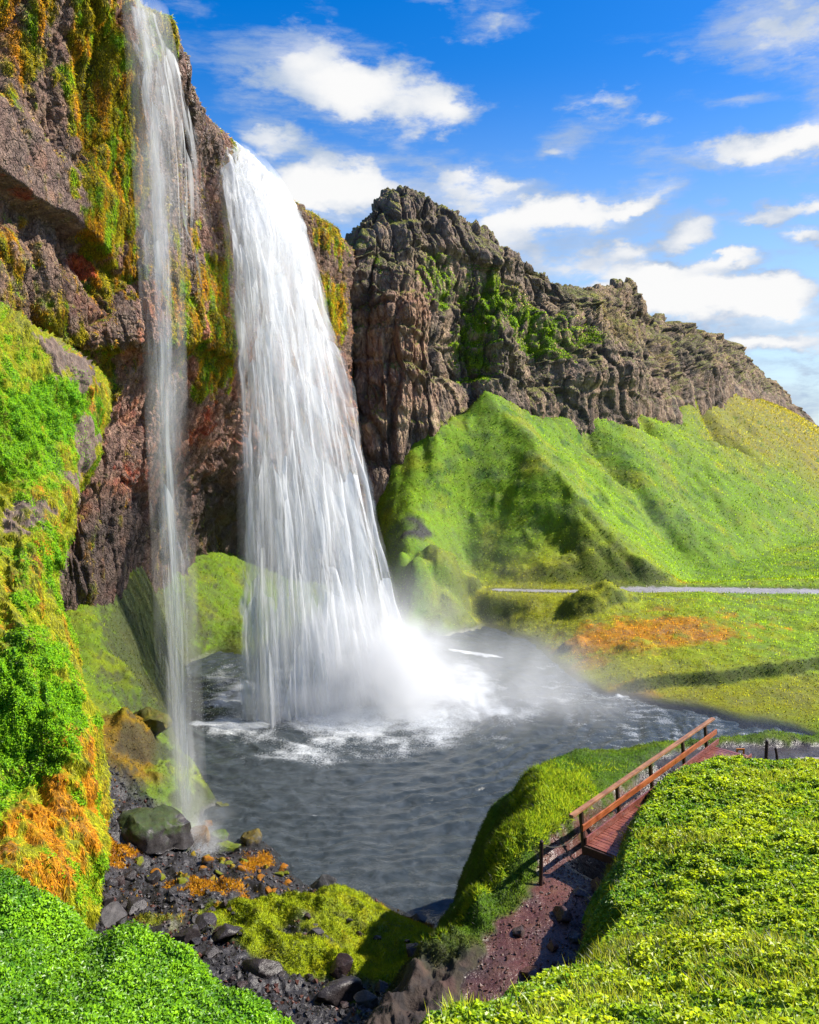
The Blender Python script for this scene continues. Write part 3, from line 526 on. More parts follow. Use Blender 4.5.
def near_col(q, n):
    na, nb, nc_ = fbm(q, .12, 3), fbm(q, .5, 4), fbm(q, 2.4, 4); st = fbm(q * np.array((1, 1, .13), f32), 1.0, 4); bl = lambda p, Y, r, wv=.5: blob(q, at(*p, Y), r, wv * nb)
    c = np.tile(np.array((.16, .108, .074)), (len(q), 1)); c = lay(c, .7 * sst(-.2, .6, nb), (.06, .042, .034)); c = lay(c, .5 * sst(.15, .7, nc_), (.19, .14, .11)); c = lay(c, .5 * sst(.2, .6, -nc_), (.04, .032, .03))
    c = lay(c, .85 * sst(.45, .25, ciN.ravel()) * sst(.2, .7, na), (.15, .11, .085))
    sl = slab.ravel(); c = lay(c, sl, (.15, .11, .09)); c = lay(c, .5 * sl * sst(0, .5, fbm(q @ np.array([[1, 0, .3], [0, 1, .3], [0, 0, 3.]]), 1.2, 3)), (.09, .062, .052))
    # black wet rock behind the falls
    wet = np.clip(bl((190, 200), 54, (8, 10, 26), .3) + bl((250, 260), 68, (6, 14, 26), .3), 0, 1) * sst(-.6, .2, st); c = lay(c, .85 * wet, (.045, .042, .042))
    c = lay(c, .7 * bl((125, 180), 46.4, (3, 3, 6)), (.05, .045, .045)); c = lay(c, .8 * bl((125, 275), 46.4, (3.4, 3, 2.6)), (.03, .026, .022))
    # reddish recess, cave shade put into the colour of its lower rock
    rec = sst(-.2, .3, (q[:, 2] < 29) * 1.0 * (q[:, 1] > 48) * sst(30, 26, q[:, 2])) ; c = lay(c, .8 * rec, (.30, .165, .12)); c = lay(c, .6 * rec * sst(.1, .5, nb), (.38, .14, .07)); c = lay(c, .8 * rec * sst(20, 13, q[:, 2] + 2 * nb), (.05, .042, .038))
    # moss curtains
    z = lambda *a: np.clip(sum(a), 0, 1)
    mo = z(bl((108, 60), 46, (3.0, 5, 11)), bl((120, 200), 46, (2.0, 4, 6)), .5 * bl((20, 15), 38, (2.2, 4, 4)), .9 * bl((215, 330), 60, (2.6, 6, 8)), .6 * bl((232, 210), 64, (1.0, 3, 9)), .55 * bl((150, 0), 47, (3, 4, 4)), .25 * bl((90, 270), 46, (4, 4, 3)), .8 * bl((335, 310), 93, (3, 9, 4)), .6 * bl((325, 230), 90, (4, 9, 4)), .8 * bl((100, 390), 47, (3.5, 5, 3)), .3 * bl((35, 320), 41, (6, 5, 2.2)), .5 * bl((180, 300), 53, (4, 5, 5)), .35 * bl((10, 230), 38, (3, 4, 2)))
    mo = np.maximum(mo, .42 * sst(.45, .8, n[:, 2]))
    mm = sst(.2, .5, mo * 1.0 + .1 + .38 * st + .2 * nc_ - .08); top = sst(.75, .9, n[:, 2]) * (q[:, 2] > 36)
    mm = np.maximum(mm, top)
    mc = lay(np.tile(np.array((.15, .13, .006)), (len(q), 1)), sst(-.1, .5, fbm(q, .9, 3)), (.10, .18, .006)); mc = lay(mc, .8 * sst(0, .5, fbm(q * np.array((1, 1, .2), f32), 1.3, 3, off=9)), (.25, .105, .006)); mc = lay(mc, .8 * top, (.11, .115, .012))
    c = c * (1 - mm[:, None]) + mc * mm[:, None]
    rd_ = z(.9 * bl((12, 188), 38, (1.6, 2, .8)), .8 * bl((75, 265), 44.5, (1.2, 2, .7)), .9 * bl((128, 270), 46, (1, 2, .8)), .7 * bl((200, 425), 64, (3, 4, 3)), .5 * bl((120, 480), 56, (5, 4, 2))); c = lay(c, sst(.25, .6, rd_ + .4 * nc_ - .1), (.26, .06, .03))
    globals()['NC_MOSS'] = mm; r = np.where(mm > .5, .85, .72) - .33 * wet; return np.c_[c, r]
near_cliff, ncQ, ncN, ncC = finish('cliff', nc, nN, dN, near_col, M_CLIFF)
# far cliff
nF = -grid_normals(fc); dF, crF, ciF = rock_disp(fc, nF, 2.6, 1.0, .5, .22); tz = fc[..., 2].ravel() + 2.6 * fbm(fc.reshape(-1, 3), 1 / 18., 3); ty = tz / 5.2 + 3 * np.floor(fbm(fc.reshape(-1, 3) * np.array((1, 1, .15)), 1 / 14., 2) * 3) * .37; tl2 = np.floor(ty).astype(int) & 255; tf = ty - np.floor(ty); tv = _rv[tl2, 1] * (1 - sst(.86, 1, tf)) + _rv[(tl2 + 1) & 255, 1] * sst(.86, 1, tf); dF = dF + 1.3 * (tv - .5).reshape(dF.shape) - .5 * (sst(.0, .12, tf) * sst(.3, .12, tf)).reshape(dF.shape)
dF = dF + (fbm(fc.reshape(-1, 3), 1 / 16., 3) * 1.6).reshape(dF.shape)
fade = np.linspace(0, 1, fc.shape[0])[:, None]; vv_ = np.linspace(0, 1, fc.shape[1])[None]; dF = dF * (1 - .35 * sst(.75, 1, fade)) * (1 - .45 * sst(.70, .86, vv_))
P2_ = fc.reshape(-1, 3) * np.array((1, 1, .12)); bt = fbm(P2_, 1 / 13., 3, ridge=True).reshape(dF.shape); bt2 = fbm(P2_, 1 / 30., 2, off=71).reshape(dF.shape); dF = dF + (2.2 * (bt - .2) + 2.6 * bt2) * (1 - .5 * sst(.75, 1, fade)) * sst(.08, .2, vv_) * (1 - .5 * sst(.72, .86, vv_))
def far_col(q, n):
    na, nb, nc_ = fbm(q, .06, 3), fbm(q, .22, 4), fbm(q, 1.0, 4); bl = lambda px, py, Y, r, wv=.4: blob(q, at(px, py, Y), r, wv * nb)
    vs = fbm(q * np.array((1, 1, .12), f32), .9, 4); c = np.tile(np.array((.30, .205, .14)), (len(q), 1)); c = lay(c, .4 * sst(-.05, .5, vs), (.17, .115, .083)); hl = fbm(np.c_[q[:, 0] * .04, q[:, 1] * .04, q[:, 2] * .55 + .6 * nb], 1, 3); c = lay(c, .45 * sst(.1, .5, hl), (.14, .10, .078)); c = lay(c, .4 * sst(.1, .5, -hl), (.38, .265, .185)); c = lay(c, .7 * sst(-.1, .6, nb), (.15, .10, .075)); c = lay(c, .45 * sst(.1, .6, nc_), (.38, .27, .19)); c = lay(c, .8 * sst(.5, .12, crF.ravel() * 2.4), (.05, .038, .033))
    c = lay(c, .55 * bl(400, 350, 103, (7, 6, 12)), (.36, .20, .125)); c = lay(c, .4 * bl(500, 370, 115, (9, 8, 8)), (.17, .13, .11)); c = lay(c, .5 * sst(40, 46, q[:, 2] + 2 * nb) * (q[:, 1] < 150), (.12, .095, .085))
    gr_ = np.clip(bl(480, 305, 119, (9, 9, 8)) + bl(540, 330, 126, (9, 8, 7)) + .8 * bl(440, 280, 110, (5, 8, 6)) + .8 * bl(475, 350, 113, (6, 6, 7)) + .7 * bl(505, 290, 124, (11, 6, 4)) + .5 * bl(375, 290, 105, (4, 5, 9)) + .6 * bl(575, 335, 135, (8, 8, 6)) + .4 * bl(350, 330, 104, (2, 5, 10)) + .5 * bl(620, 360, 146, (9, 8, 5)), 0, 1)
    up = sst(.25, .6, n[:, 2]); g = sst(.28, .55, gr_ * (.55 + .55 * up) + .3 * nb + .18 * nc_ - .06)
    br = sst(.25, .6, np.clip(bl(605, 330, 150, (15, 14, 10)) + .8 * bl(650, 345, 170, (11, 12, 8)) + .6 * bl(700, 355, 205, (14, 14, 5)), 0, 1) * (.5 + .6 * up) + .25 * nb - .05)
    tp = sst(.55, .85, n[:, 2]) * sst(38, 44, q[:, 2] + (q[:, 1] - 120).clip(0) * .05); g = np.maximum(g, .0 * tp)
    gcx = lay(np.tile(np.array((.085, .17, .006)), (len(q), 1)), sst(-.2, .5, nc_), (.13, .21, .008)); gcx = lay(gcx, .5 * sst(.1, .6, nb), (.025, .055, .006))
    c = c * (1 - g[:, None]) + gcx * g[:, None]; c = lay(c, br * (1 - g), (.21, .15, .045)); c = lay(c, tp * .9, (.21, .18, .04)); c = lay(c, .85 * sst(.38, .62, n[:, 2]) * (1 - g) * sst(-.3, .2, nb), (.15, .16, .022))
    return np.c_[c, np.full(len(q), .8)]
far_cliff, fcQ, fcN, fcC = finish('far_cliff', fc, nF, dF, far_col, M_FAR)
# moss-hung buttress on the left
nM = -grid_normals(mw); sm = mw.reshape(-1, 3).astype(f32); swz = np.array((1, 1, .3), f32)
dM = fbm(sm * np.array((1, 1, .6), f32), .5, 4) * .5 + fbm(sm, .15, 2) * .7 + .18 * fbm(sm * swz, 1.8, 3, ridge=True); _, f2c, cid3 = worley(sm * np.array((1, 1, .8), f32) * .9); dM = (dM + .22 * (cid3 - .5)).reshape(mw.shape[:2])
def moss_col(q, n):
    nb, nc_ = fbm(q, .55, 4), fbm(q, 2.4, 4); st = fbm(q * np.array((1, 1, .16), f32), 1.5, 4); s2 = fbm(q * np.array((1, 1, .25), f32), 4.0, 3); bl = lambda px, py, Y, r, wv=.9: blob(q, at(px, py, Y), r, wv * nb)
    c = np.tile(np.array((.17, .18, .007)), (len(q), 1))
    gz = np.clip(bl(15, 700, 24.5, (1.9, 3, 4.2)) + .9 * bl(-40, 720, 23, (3, 3, 6)) + .8 * bl(70, 410, 37, (2.5, 4, 2.0)) + .7 * bl(25, 430, 33, (2.5, 4, 3)) + .7 * bl(68, 700, 24.8, (.8, 2, 2.5)) + .5 * bl(60, 560, 30, (1.5, 3, 2)), 0, 1)
    oz = np.clip(bl(75, 800, 23, (1.6, 3, 4.6)) + .9 * bl(35, 860, 21, (2, 3, 2.6)) + .7 * bl(95, 420, 40, (2.0, 4, 3)) + .6 * bl(40, 580, 28.5, (1.3, 3, 3)) + .7 * bl(85, 490, 34, (.9, 3, 2)) + .4 * bl(20, 490, 30, (2, 3, 3)), 0, 1)
    c = lay(c, sst(.2, .6, gz * .75 + .55 * nb + .25 * nc_ + .1), (.075, .21, .006)); c = lay(c, .9 * sst(.3, .6, oz * .55 + .6 * st + .15 * s2 + .3 * nb), (.30, .118, .006)); c = lay(c, .5 * sst(.2, .6, st + .3 * nc_), (.24, .14, .012)); c = lay(c, .5 * sst(.25, .6, -nc_ - .3 * nb), (.03, .035, .006))
    g2 = sst(.35, .6, fbm(q, .8, 3, off=77) + .5 * gz - .1); c = lay(c, g2 * .7, (.07, .16, .006))
    bare = np.clip(.9 * bl(55, 360, 39, (4, 4, 1.3)) + .9 * bl(95, 465, 38, (1.2, 3, 2.2)) + .6 * bl(30, 520, 29.5, (1.2, 2, 1.0)) + .8 * bl(72, 560, 32, (.7, 2, 2.4)), 0, 1); bm = sst(.35, .6, bare + .3 * nc_); c = lay(c, bm, (.15, .11, .09))
    globals()['MW_G'] = np.clip(sst(.2, .6, gz * .75 + .55 * nb + .25 * nc_ + .1) + g2, 0, 1); globals()['MW_B'] = bm; return np.c_[c, np.full(len(q), .85)]
moss_wall, mwQ, mwN, mwC = finish('mossy_buttress', mw, nM, dM, moss_col, M_MOSS)
import bmesh
# ------------------------------------------------------------------ pool and river
wth = np.radians(np.linspace(-27, 34, 560)); wrr = np.geomspace(24, 100, 520); WT, WR = np.meshgrid(wth, wrr, indexing='ij')
wX, wY = (WR * np.sin(WT)), (WR * np.cos(WT)); w3 = np.stack([wX, wY, wX * 0], -1).reshape(-1, 3)
FB = np.array((-3.8, 58.5)); dF_ = np.hypot(w3[:, 0] - FB[0], (w3[:, 1] - FB[1])) ; fl = w3.copy(); fl[:, 0] += fbm(w3, .12, 3) * 3; fl[:, 1] += fbm(w3, .12, 3, off=50) * 3
dw = np.hypot(fl[:, 0] - FB[0], fl[:, 1] - FB[1])
ring = sst(3, 9, dw) * sst(46, 16, dw); dr_ = np.hypot(w3[:, 0] - FB[0], w3[:, 1] - FB[1]) + 1.4 * fbm(w3, .1, 2) + .25 * fbm(w3, .5, 2)
zz = .06 * np.sin(dr_ * 5.2 + 2.2 * fbm(w3, .22, 3)) * ring * (.35 + .65 * sst(-.3, .4, fbm(w3, .13, 3, off=4))) + .035 * np.sin(dr_ * 9.7 + 2.5 * fbm(w3, .3, 3, off=8)) * ring * sst(-.2, .4, fbm(w3, .2, 3, off=44)) + .07 * np.sin(dw * 2.3 + 2 * fbm(w3, .2, 2)) * sst(3, 9, dw) * sst(42, 14, dw) * (.5 + .5 * fbm(w3, .25, 2)) + .07 * fbm(w3, .8, 3) + .06 * fbm(w3, .3, 2) * sst(30, 6, dw)
bp = np.hypot((w3[:, 0] - FB[0]) / 1.25, w3[:, 1] - FB[1])
foam_glint = sst(14, 3.0, bp + 5.5 * fbm(w3, .28, 4) + 1.5 * fbm(w3, 1.1, 3)) ; crest = sst(.09, .15, zz + .03 * fbm(w3, 1.5, 3)) * sst(.05, .45, fbm(w3, .18, 3)) * .8
riv_glint = sst(6, 16, w3[:, 0]) * (.20 + .32 * sst(.0, .5, fbm(w3 * np.array((.5, 1.6, 1), f32), 1.3, 4)))  # silvery glints of the outflow, painted into the water colour as white
def streak(a, b, wdt): return sst(wdt, .3 * wdt, pdist(w3[:, :2], [atz(*a, 0)[:2], atz(*b, 0)[:2]]) + .3 * fbm(w3, .6, 3))
foam_glint = np.clip(foam_glint + crest + riv_glint + streak((452, 650), (500, 657), .55) + .7 * streak((200, 722), (262, 726), .8), 0, 1)
m, t, out = mat('pool_water'); p = t.new('ShaderNodeBsdfPrincipled'); t.l.new(p.outputs[0], out.inputs[0])
a = t.new('ShaderNodeAttribute', attribute_name='Col'); ob = t.new('ShaderNodeTexCoord').outputs['Object']; sp = t.new('ShaderNodeSeparateColor'); t.l.new(a.outputs['Color'], sp.inputs[0])
n1 = t.noise(t.scalev(ob, (1, 1.3, 1)), 1.3, 5, .6, .6); n2 = t.noise(t.scalev(ob, (1, 1.4, 1)), 5.0, 4, .6, .4); n3 = t.noise(ob, 9.0, 4, .65)
fo = t.ramp(t.math('ADD', sp.outputs[0], t.math('MULTIPLY', t.math('SUBTRACT', n3, .5), 1.5)), .22, 1.25)
t.put(p.inputs['Base Color'], t.mix(fo, t.mix(t.ramp(n1, .35, .7), (.030, .039, .044), (.058, .070, .078)), (.62, .65, .67))); t.put(p.inputs['Roughness'], t.ramp(fo, 0, 1, .22, .8, False)); p.inputs['IOR'].default_value = 1.33
b = t.new('ShaderNodeBump'); t.put(b.inputs['Height'], t.math('ADD', n1, t.math('MULTIPLY', n2, .4))); b.inputs['Strength'].default_value = .42; b.inputs['Distance'].default_value = .2; t.l.new(b.outputs[0], p.inputs['Normal']); M_POOL = m
pool = link('water', raw_mesh('water', np.c_[w3[:, :2], zz], grid_faces(560, 520, True), M_POOL, attrs={'Col': np.c_[foam_glint, foam_glint, foam_glint]})); pool['kind'] = 'structure'

# ------------------------------------------------------------------ falling water
def fall_mat(name, dens=1.0, thin=0.0, su=1.0):
    """white broken water: opaque streaks with clear gaps, from noise drawn out along the fall (UV in metres)"""
    m, t, out = mat(name); uv = t.new('ShaderNodeUVMap').outputs[0]; ob = t.new('ShaderNodeAttribute', attribute_name='Col'); sp = t.new('ShaderNodeSeparateColor'); t.l.new(ob.outputs['Color'], sp.inputs[0])
    wz = t.noise(t.scalev(uv, (.25 * su, .10, 1)), 1.0, 3, .5, 0, True); w_ = t.vec('ADD', uv, t.vec('MULTIPLY', t.vec('SUBTRACT', wz, (.5, .5, .5)), (1.6 / su, 3.0, 0)))
    a = t.noise(t.scalev(w_, (.8 * su, .13, 1)), 1.0, 5, .6); b = t.noise(t.scalev(w_, (2.2 * su, .32, 1)), 1.0, 4, .65); c = t.noise(t.scalev(w_, (9. * su, 1.6, 1)), 1.0, 3, .6)
    # falling tongues: pointed below, fading above
    vo = t.new('ShaderNodeTexVoronoi', feature='F1', voronoi_dimensions='2D'); t.put(vo.inputs['Vector'], t.scalev(w_, (.85 * su, .17, 1))); vo.inputs['Scale'].default_value = 1.0; vo.inputs['Randomness'].default_value = 1.0
    dl = t.new('ShaderNodeSeparateXYZ'); t.put(dl.inputs[0], t.vec('SUBTRACT', t.scalev(w_, (.85 * su, .17, 1)), vo.outputs['Position']))
    tong = t.math('SUBTRACT', t.math('SUBTRACT', .55, t.math('MULTIPLY', t.math('ABSOLUTE', dl.outputs[0]), 1.1)), t.math('MULTIPLY', dl.outputs[1], .75))
    s = t.math('ADD', t.math('ADD', t.math('MULTIPLY', a, 1.25), t.math('MULTIPLY', b, .62)), t.math('ADD', t.math('MULTIPLY', c, .3), t.math('MULTIPLY', tong, .5)))
    s = t.math('ADD', s, t.math('SUBTRACT', t.math('MULTIPLY', sp.outputs[0], 1.5), 1.5))
    al = t.math('MULTIPLY', t.ramp(s, .56 + thin, 1.62 + thin), dens, clamp=True)
    al = t.math('MULTIPLY', al, t.ramp(sp.outputs[1], 0, 1), clamp=True)
    d = t.new('ShaderNodeBsdfDiffuse'); d.inputs[0].default_value = (.80, .82, .84, 1); tl = t.new('ShaderNodeBsdfTranslucent'); tl.inputs[0].default_value = (.80, .82, .84, 1)
    bu = t.new('ShaderNodeBump'); t.put(bu.inputs['Height'], t.math('ADD', t.math('ADD', a, t.math('MULTIPLY', b, .5)), t.math('MULTIPLY', tong, .3))); bu.inputs['Strength'].default_value = .5; bu.inputs['Distance'].default_value = .8; t.l.new(bu.outputs[0], d.inputs['Normal'])
    mx = t.new('ShaderNodeMixShader'); mx.inputs[0].default_value = .5; t.l.new(d.outputs[0], mx.inputs[1]); t.l.new(tl.outputs[0], mx.inputs[2])
    tr = t.new('ShaderNodeBsdfTransparent'); m2 = t.new('ShaderNodeMixShader'); t.l.new(al, m2.inputs[0]); t.l.new(tr.outputs[0], m2.inputs[1]); t.l.new(mx.outputs[0], m2.inputs[2]); t.l.new(m2.outputs[0], out.inputs[0]); return m
def fall_sheet(lip, mids, base, nu, nv, amp, seed, vpow=.75, edge=.12, fade_top=.0, fade_bot=0.0, cover=None):
    """lip/mids/base: polylines of 3D points (same count) that the curtain passes through from top to bottom"""
    rows = [np.array(q, float) for q in [lip] + mids + [base]]
    k = len(rows[0]); C = np.stack(rows, 1)                      # (k, rows, 3)
    A_ = crom(C, [max(1, nu // (k - 1))] * (k - 1)); Pp = crom(A_.transpose(1, 0, 2), [max(1, nv // (len(rows) - 1))] * (len(rows) - 1)).transpose(1, 0, 2)
    n = grid_normals(Pp); nuu, nvv = Pp.shape[:2]; U = np.linspace(0, 1, nuu)[:, None] * np.ones((1, nvv)); V = np.ones((nuu, 1)) * np.linspace(0, 1, nvv)[None]
    wid = np.linalg.norm(np.diff(rows[1], axis=0), axis=1).sum(); hgt = np.linalg.norm(Pp[nuu // 2, 1:] - Pp[nuu // 2, :-1], axis=1).sum()
    uu, vv = U * wid, hgt * V ** vpow
    q = np.stack([uu * .9 + seed * 31.7, vv * .11, uu * 0 + seed], -1).reshape(-1, 3); d = (fbm(q, 1, 3) * amp * 1.3 + fbm(q * np.array((3, 3, 1)), 1, 3) * amp * .22).reshape(U.shape) * (.15 + .85 * sst(0, .25, V))
    Pp = Pp + n * d[..., None]; e = np.minimum(U, 1 - U); cov = sst(0, edge, e + .3 * edge * fbm(np.c_[vv.ravel() * .35, uu.ravel() * .4, vv.ravel() * 0 + seed * 7], 1, 4).reshape(U.shape))
    al = sst(0, fade_top, V) if fade_top else np.ones_like(V)
    if fade_bot: al = al * sst(1, 1 - fade_bot, V)
    if cover is not None: cov = cov * np.interp(V, *cover)
    return Pp.reshape(-1, 3), grid_faces(nuu, nvv), np.c_[cov.ravel(), al.ravel(), al.ravel()], np.c_[uu.ravel() + seed * 13.1, vv.ravel() + seed * 5.3]
def merge(parts):
    V_, F_, C__, U_ = [], [], [], []; o = 0
    for v, f, c, u in parts: V_.append(v); F_.append(f + o); C__.append(c); U_.append(u); o += len(v)
    return np.concatenate(V_), np.concatenate(F_), np.concatenate(C__), np.concatenate(U_)
def fall_obj(name, parts, m, parent=None):
    v, f, c, u = merge(parts); return link(name, raw_mesh(name, v, f, m, attrs={'Col': c}, uv=u), parent)
M_FALL, M_VEIL = fall_mat('white_water', .94, -.12), fall_mat('thin_white_water', .8, .0, 1.5)
M_THIN, M_TRK = fall_mat('narrow_fall_water', .42, -.12, 2.6), fall_mat('trickle_water', .9, .10, 3.0)
def R(*pts): return [at(*p) for p in pts]
def fall_body(name, rows, front, back, dens, parent, widen=1.04, label=None):
    """the body of drops and air inside a fall: a closed slab filled with streaky white vapour"""
    rows = [[r[len(r) // 2] + (p - r[len(r) // 2]) * widen for p in r] for r in rows]; C = np.array(rows).transpose(1, 0, 2); k = C.shape[0]
    A_ = crom(C, [6] * (k - 1)); Pp = crom(A_.transpose(1, 0, 2), [12] * (len(rows) - 1)).transpose(1, 0, 2); n = grid_normals(Pp); n *= np.sign(-n[..., 1:2]); nu, nv = Pp.shape[:2]
    tp = (.12 + .88 * np.sin(np.pi * np.linspace(0, 1, nu)) ** .5)[:, None, None]; Fp, Bp = Pp + n * front * tp, Pp - n * back * tp
    i = np.arange(nu * nv).reshape(nu, nv); m_ = nu * nv; fs = [grid_faces(nu, nv), grid_faces(nu, nv, True) + m_]
    for e in (i[0], i[-1][::-1], i[::-1, 0], i[:, -1]): fs.append(np.stack([e[1:], e[:-1], e[:-1] + m_, e[1:] + m_], 1))
    m, t, out = mat(name + '_vapour'); ob = t.new('ShaderNodeTexCoord').outputs['Object']; a = t.noise(t.scalev(ob, (.9, .9, .10)), 1.0, 4, .6, .4); b = t.noise(t.scalev(ob, (.35, .35, .12)), 1.0, 3, .5)
    d = t.math('MULTIPLY', t.math('MULTIPLY', t.ramp(a, .36, .68, .1, 1.0), t.ramp(b, .3, .65, .35, 1.0)), dens); pv_ = t.new('ShaderNodeVolumePrincipled'); pv_.inputs['Color'].default_value = (.99, .993, .996, 1); t.l.new(d, pv_.inputs['Density']); t.l.new(pv_.outputs[0], out.inputs['Volume'])
    me = raw_mesh(name, np.concatenate([Fp.reshape(-1, 3), Bp.reshape(-1, 3)]), np.concatenate(fs), m); bm = bmesh.new(); bm.from_mesh(me); bmesh.ops.recalc_face_normals(bm, faces=bm.faces[:]); bm.to_mesh(me); bm.free(); o = link(name, me, parent); o.location = -np.array(parent.location); return o
main = empty('waterfall', at(330, 690, 59)); tag(main, 'broad thundering white waterfall pouring off the cliff into the middle of the pool', 'waterfall')
mi = np.array(main.location)
def off(rows, o): return [[p + np.asarray(o) for p in r] for r in rows]
lipA = R((213, 134, 63.4), (230, 142, 66), (250, 156, 70.5), (270, 176, 75.5), (288, 196, 79.4))
midA = [R((217, 165, 62.2), (236, 170, 64.5), (258, 184, 68.5), (280, 205, 73), (300, 228, 77)), R((228, 250, 60.5), (252, 252, 62.2), (276, 262, 65), (300, 275, 69), (320, 292, 73)),
        R((236, 380, 58.5), (266, 380, 59.5), (292, 382, 62), (318, 388, 65), (343, 398, 68.5)), R((240, 540, 57), (276, 540, 57.5), (312, 540, 59.5), (346, 545, 62), (383, 552, 65)), ]
baseA = R((240, 722, 54.6), (285, 722, 55), (330, 716, 56.5), (375, 705, 59), (420, 690, 61.5))
shf = []
for k, (o, am, fn) in enumerate((((0, 0, 0), .75, 1), ((-.5, 1.4, 0), .8, 2), ((.4, -1.0, 0), .7, 3))):
    q = off([lipA] + midA + [baseA], o); q[0] = [p + np.array((0, 0, .1 * k)) - np.array(o) * .75 for p in q[0]]
    shf.append(fall_sheet(q[0], q[1:-1], q[-1], 130, 300, am, fn, edge=.10, cover=([0, .1, .3, .6, .85, 1], [.98, .90, .76, .68, .74, .90])))
front = [(p, f, c, u) for p, f, c, u in shf]
o = fall_obj('curtain', front, M_FALL, main); o.matrix_parent_inverse.identity(); o.location = -mi
def hang(o, root): o.location = -np.array(root.location); return o
fall_body('spray_body', [[p + np.array((0, .6, -.6)) for p in lipA]] + midA + [baseA], 1.3, .9, .30, main)
# side tongues flung out at the right and left of the main curtain
sideR = [fall_sheet(R((276, 186, 77), (289, 198, 79.4)), [R((296, 235, 75), (312, 250, 77)), R((322, 320, 70), (336, 330, 72)), R((345, 430, 66.5), (362, 450, 68)), R((375, 560, 64), (396, 580, 65))], R((398, 690, 60.5), (432, 690, 61.5)), 40, 260, .6, 11, edge=.35, cover=([0, .3, 1], [.9, .78, .95]))]
sideL = [fall_sheet(R((212, 134, 63.2), (228, 142, 65)), [R((226, 250, 60), (244, 255, 61)), R((234, 380, 58), (254, 385, 58.5)), R((238, 540, 56.4), (262, 545, 56.6)), R((234, 620, 55.6), (262, 630, 55.8))], R((228, 715, 54), (268, 726, 54.4)), 40, 260, .6, 12, edge=.4, cover=([0, .3, 1], [.9, .8, .85]))]
hang(fall_obj('side_plume', sideR, M_FALL, main), main); hang(fall_obj('side_plume', sideL, M_FALL, main), main)
# soft outer fringe of torn water and drops
fr_ = []
for k_, (o_, w_) in enumerate((((.3, -1.6, 0), 1.06), ((-.2, 1.0, 0), 1.10))):
    q = off([lipA] + midA + [baseA], o_); q = [[r[len(r) // 2] + (p - r[len(r) // 2]) * (1 + (w_ - 1) * i / 2) for p in r] for i, r in enumerate(q)]; q[0] = [p - np.array(o_) for p in q[0]]
    fr_.append(fall_sheet(q[0], q[1:-1], q[-1], 110, 260, .8, 15 + k_, edge=.22, cover=([0, .15, .4, .7, 1], [.8, .75, .68, .68, .82])))
hang(fall_obj('torn_fringe', fr_, M_VEIL, main), main)
# narrow fall
thin = empty('narrow_waterfall', at(182, 800, 38)); tag(thin, 'tall thin veil of water falling left of the broad waterfall onto a mossy boulder', 'waterfall')
tl_, tm_, tb_ = R((120, -8, 44.8), (138, -4, 45.2), (166, 12, 47.5)), [R((128, 90, 44.2), (150, 92, 44.4), (180, 95, 46.6)), R((138, 250, 42.8), (160, 250, 42.8), (184, 255, 43.4)), R((146, 420, 41.0), (166, 420, 41), (188, 420, 41.3)), R((154, 600, 39.4), (176, 600, 39.4), (198, 600, 39.6))], R((160, 822, 36.6), (184, 836, 36.3), (208, 830, 36.6))
prt = []
for k, o in enumerate(((0, 0, 0), (.15, -.35, 0), (-.1, .3, 0))):
    q = off([tl_] + tm_ + [tb_], o); prt.append(fall_sheet(q[0], q[1:-1], q[-1], 46, 320, .22, 21 + k, edge=.5, fade_bot=.04, cover=([0, .15, .4, .7, 1], [.92, .88, .86, .84, .84])))
hang(fall_obj('curtain', prt, M_THIN, thin), thin)
fall_body('spray_body', [tl_] + tm_ + [tb_], .7, .6, .42, thin, 1.05)
q = [[r[1] + (p - r[1]) * 1.45 for p in r] for r in [tl_] + tm_ + [tb_]]
hang(fall_obj('torn_fringe', [fall_sheet(off([q[0]], (0, -.5, 0))[0], off(q[1:-1], (0, -.5, 0)), off([q[-1]], (0, -.5, 0))[0], 40, 260, .2, 27, edge=.5, fade_bot=.05, cover=([0, .3, .7, 1], [.7, .72, .74, .78]))], M_VEIL, thin), thin)
# scattered veil over the wet rock between the two falls
pv = [fall_sheet(R((140, 8, 46), (160, 20, 48), (176, 62, 52)), [R((150, 70, 45.6), (172, 80, 47.5), (196, 118, 55)), R((160, 160, 45.2), (184, 165, 48), (212, 185, 56))], R((166, 300, 45), (186, 310, 47), (212, 300, 54)), 60, 150, .2, 31, edge=.3, fade_bot=.3, cover=([0, .3, .7, 1], [.95, .90, .8, .6]))]
hang(fall_obj('spray_veil', pv, M_VEIL, thin), thin)
trk = [fall_sheet(R((178, 190, 51.2), (185, 190, 51.4)), [R((181, 225, 50.6), (189, 226, 50.8)), R((192, 255, 50.4), (201, 256, 50.6)), R((196, 275, 50.2), (205, 275, 50.4))], R((198, 305, 49.8), (208, 305, 50)), 14, 90, .1, 41, edge=.4, fade_top=.2, fade_bot=.35, cover=([0, 1], [.95, .9]))]
o = fall_obj('trickle', trk, M_TRK); tag(o, 'small white trickle down the dark wet rock between the thin and the broad waterfall', 'waterfall')
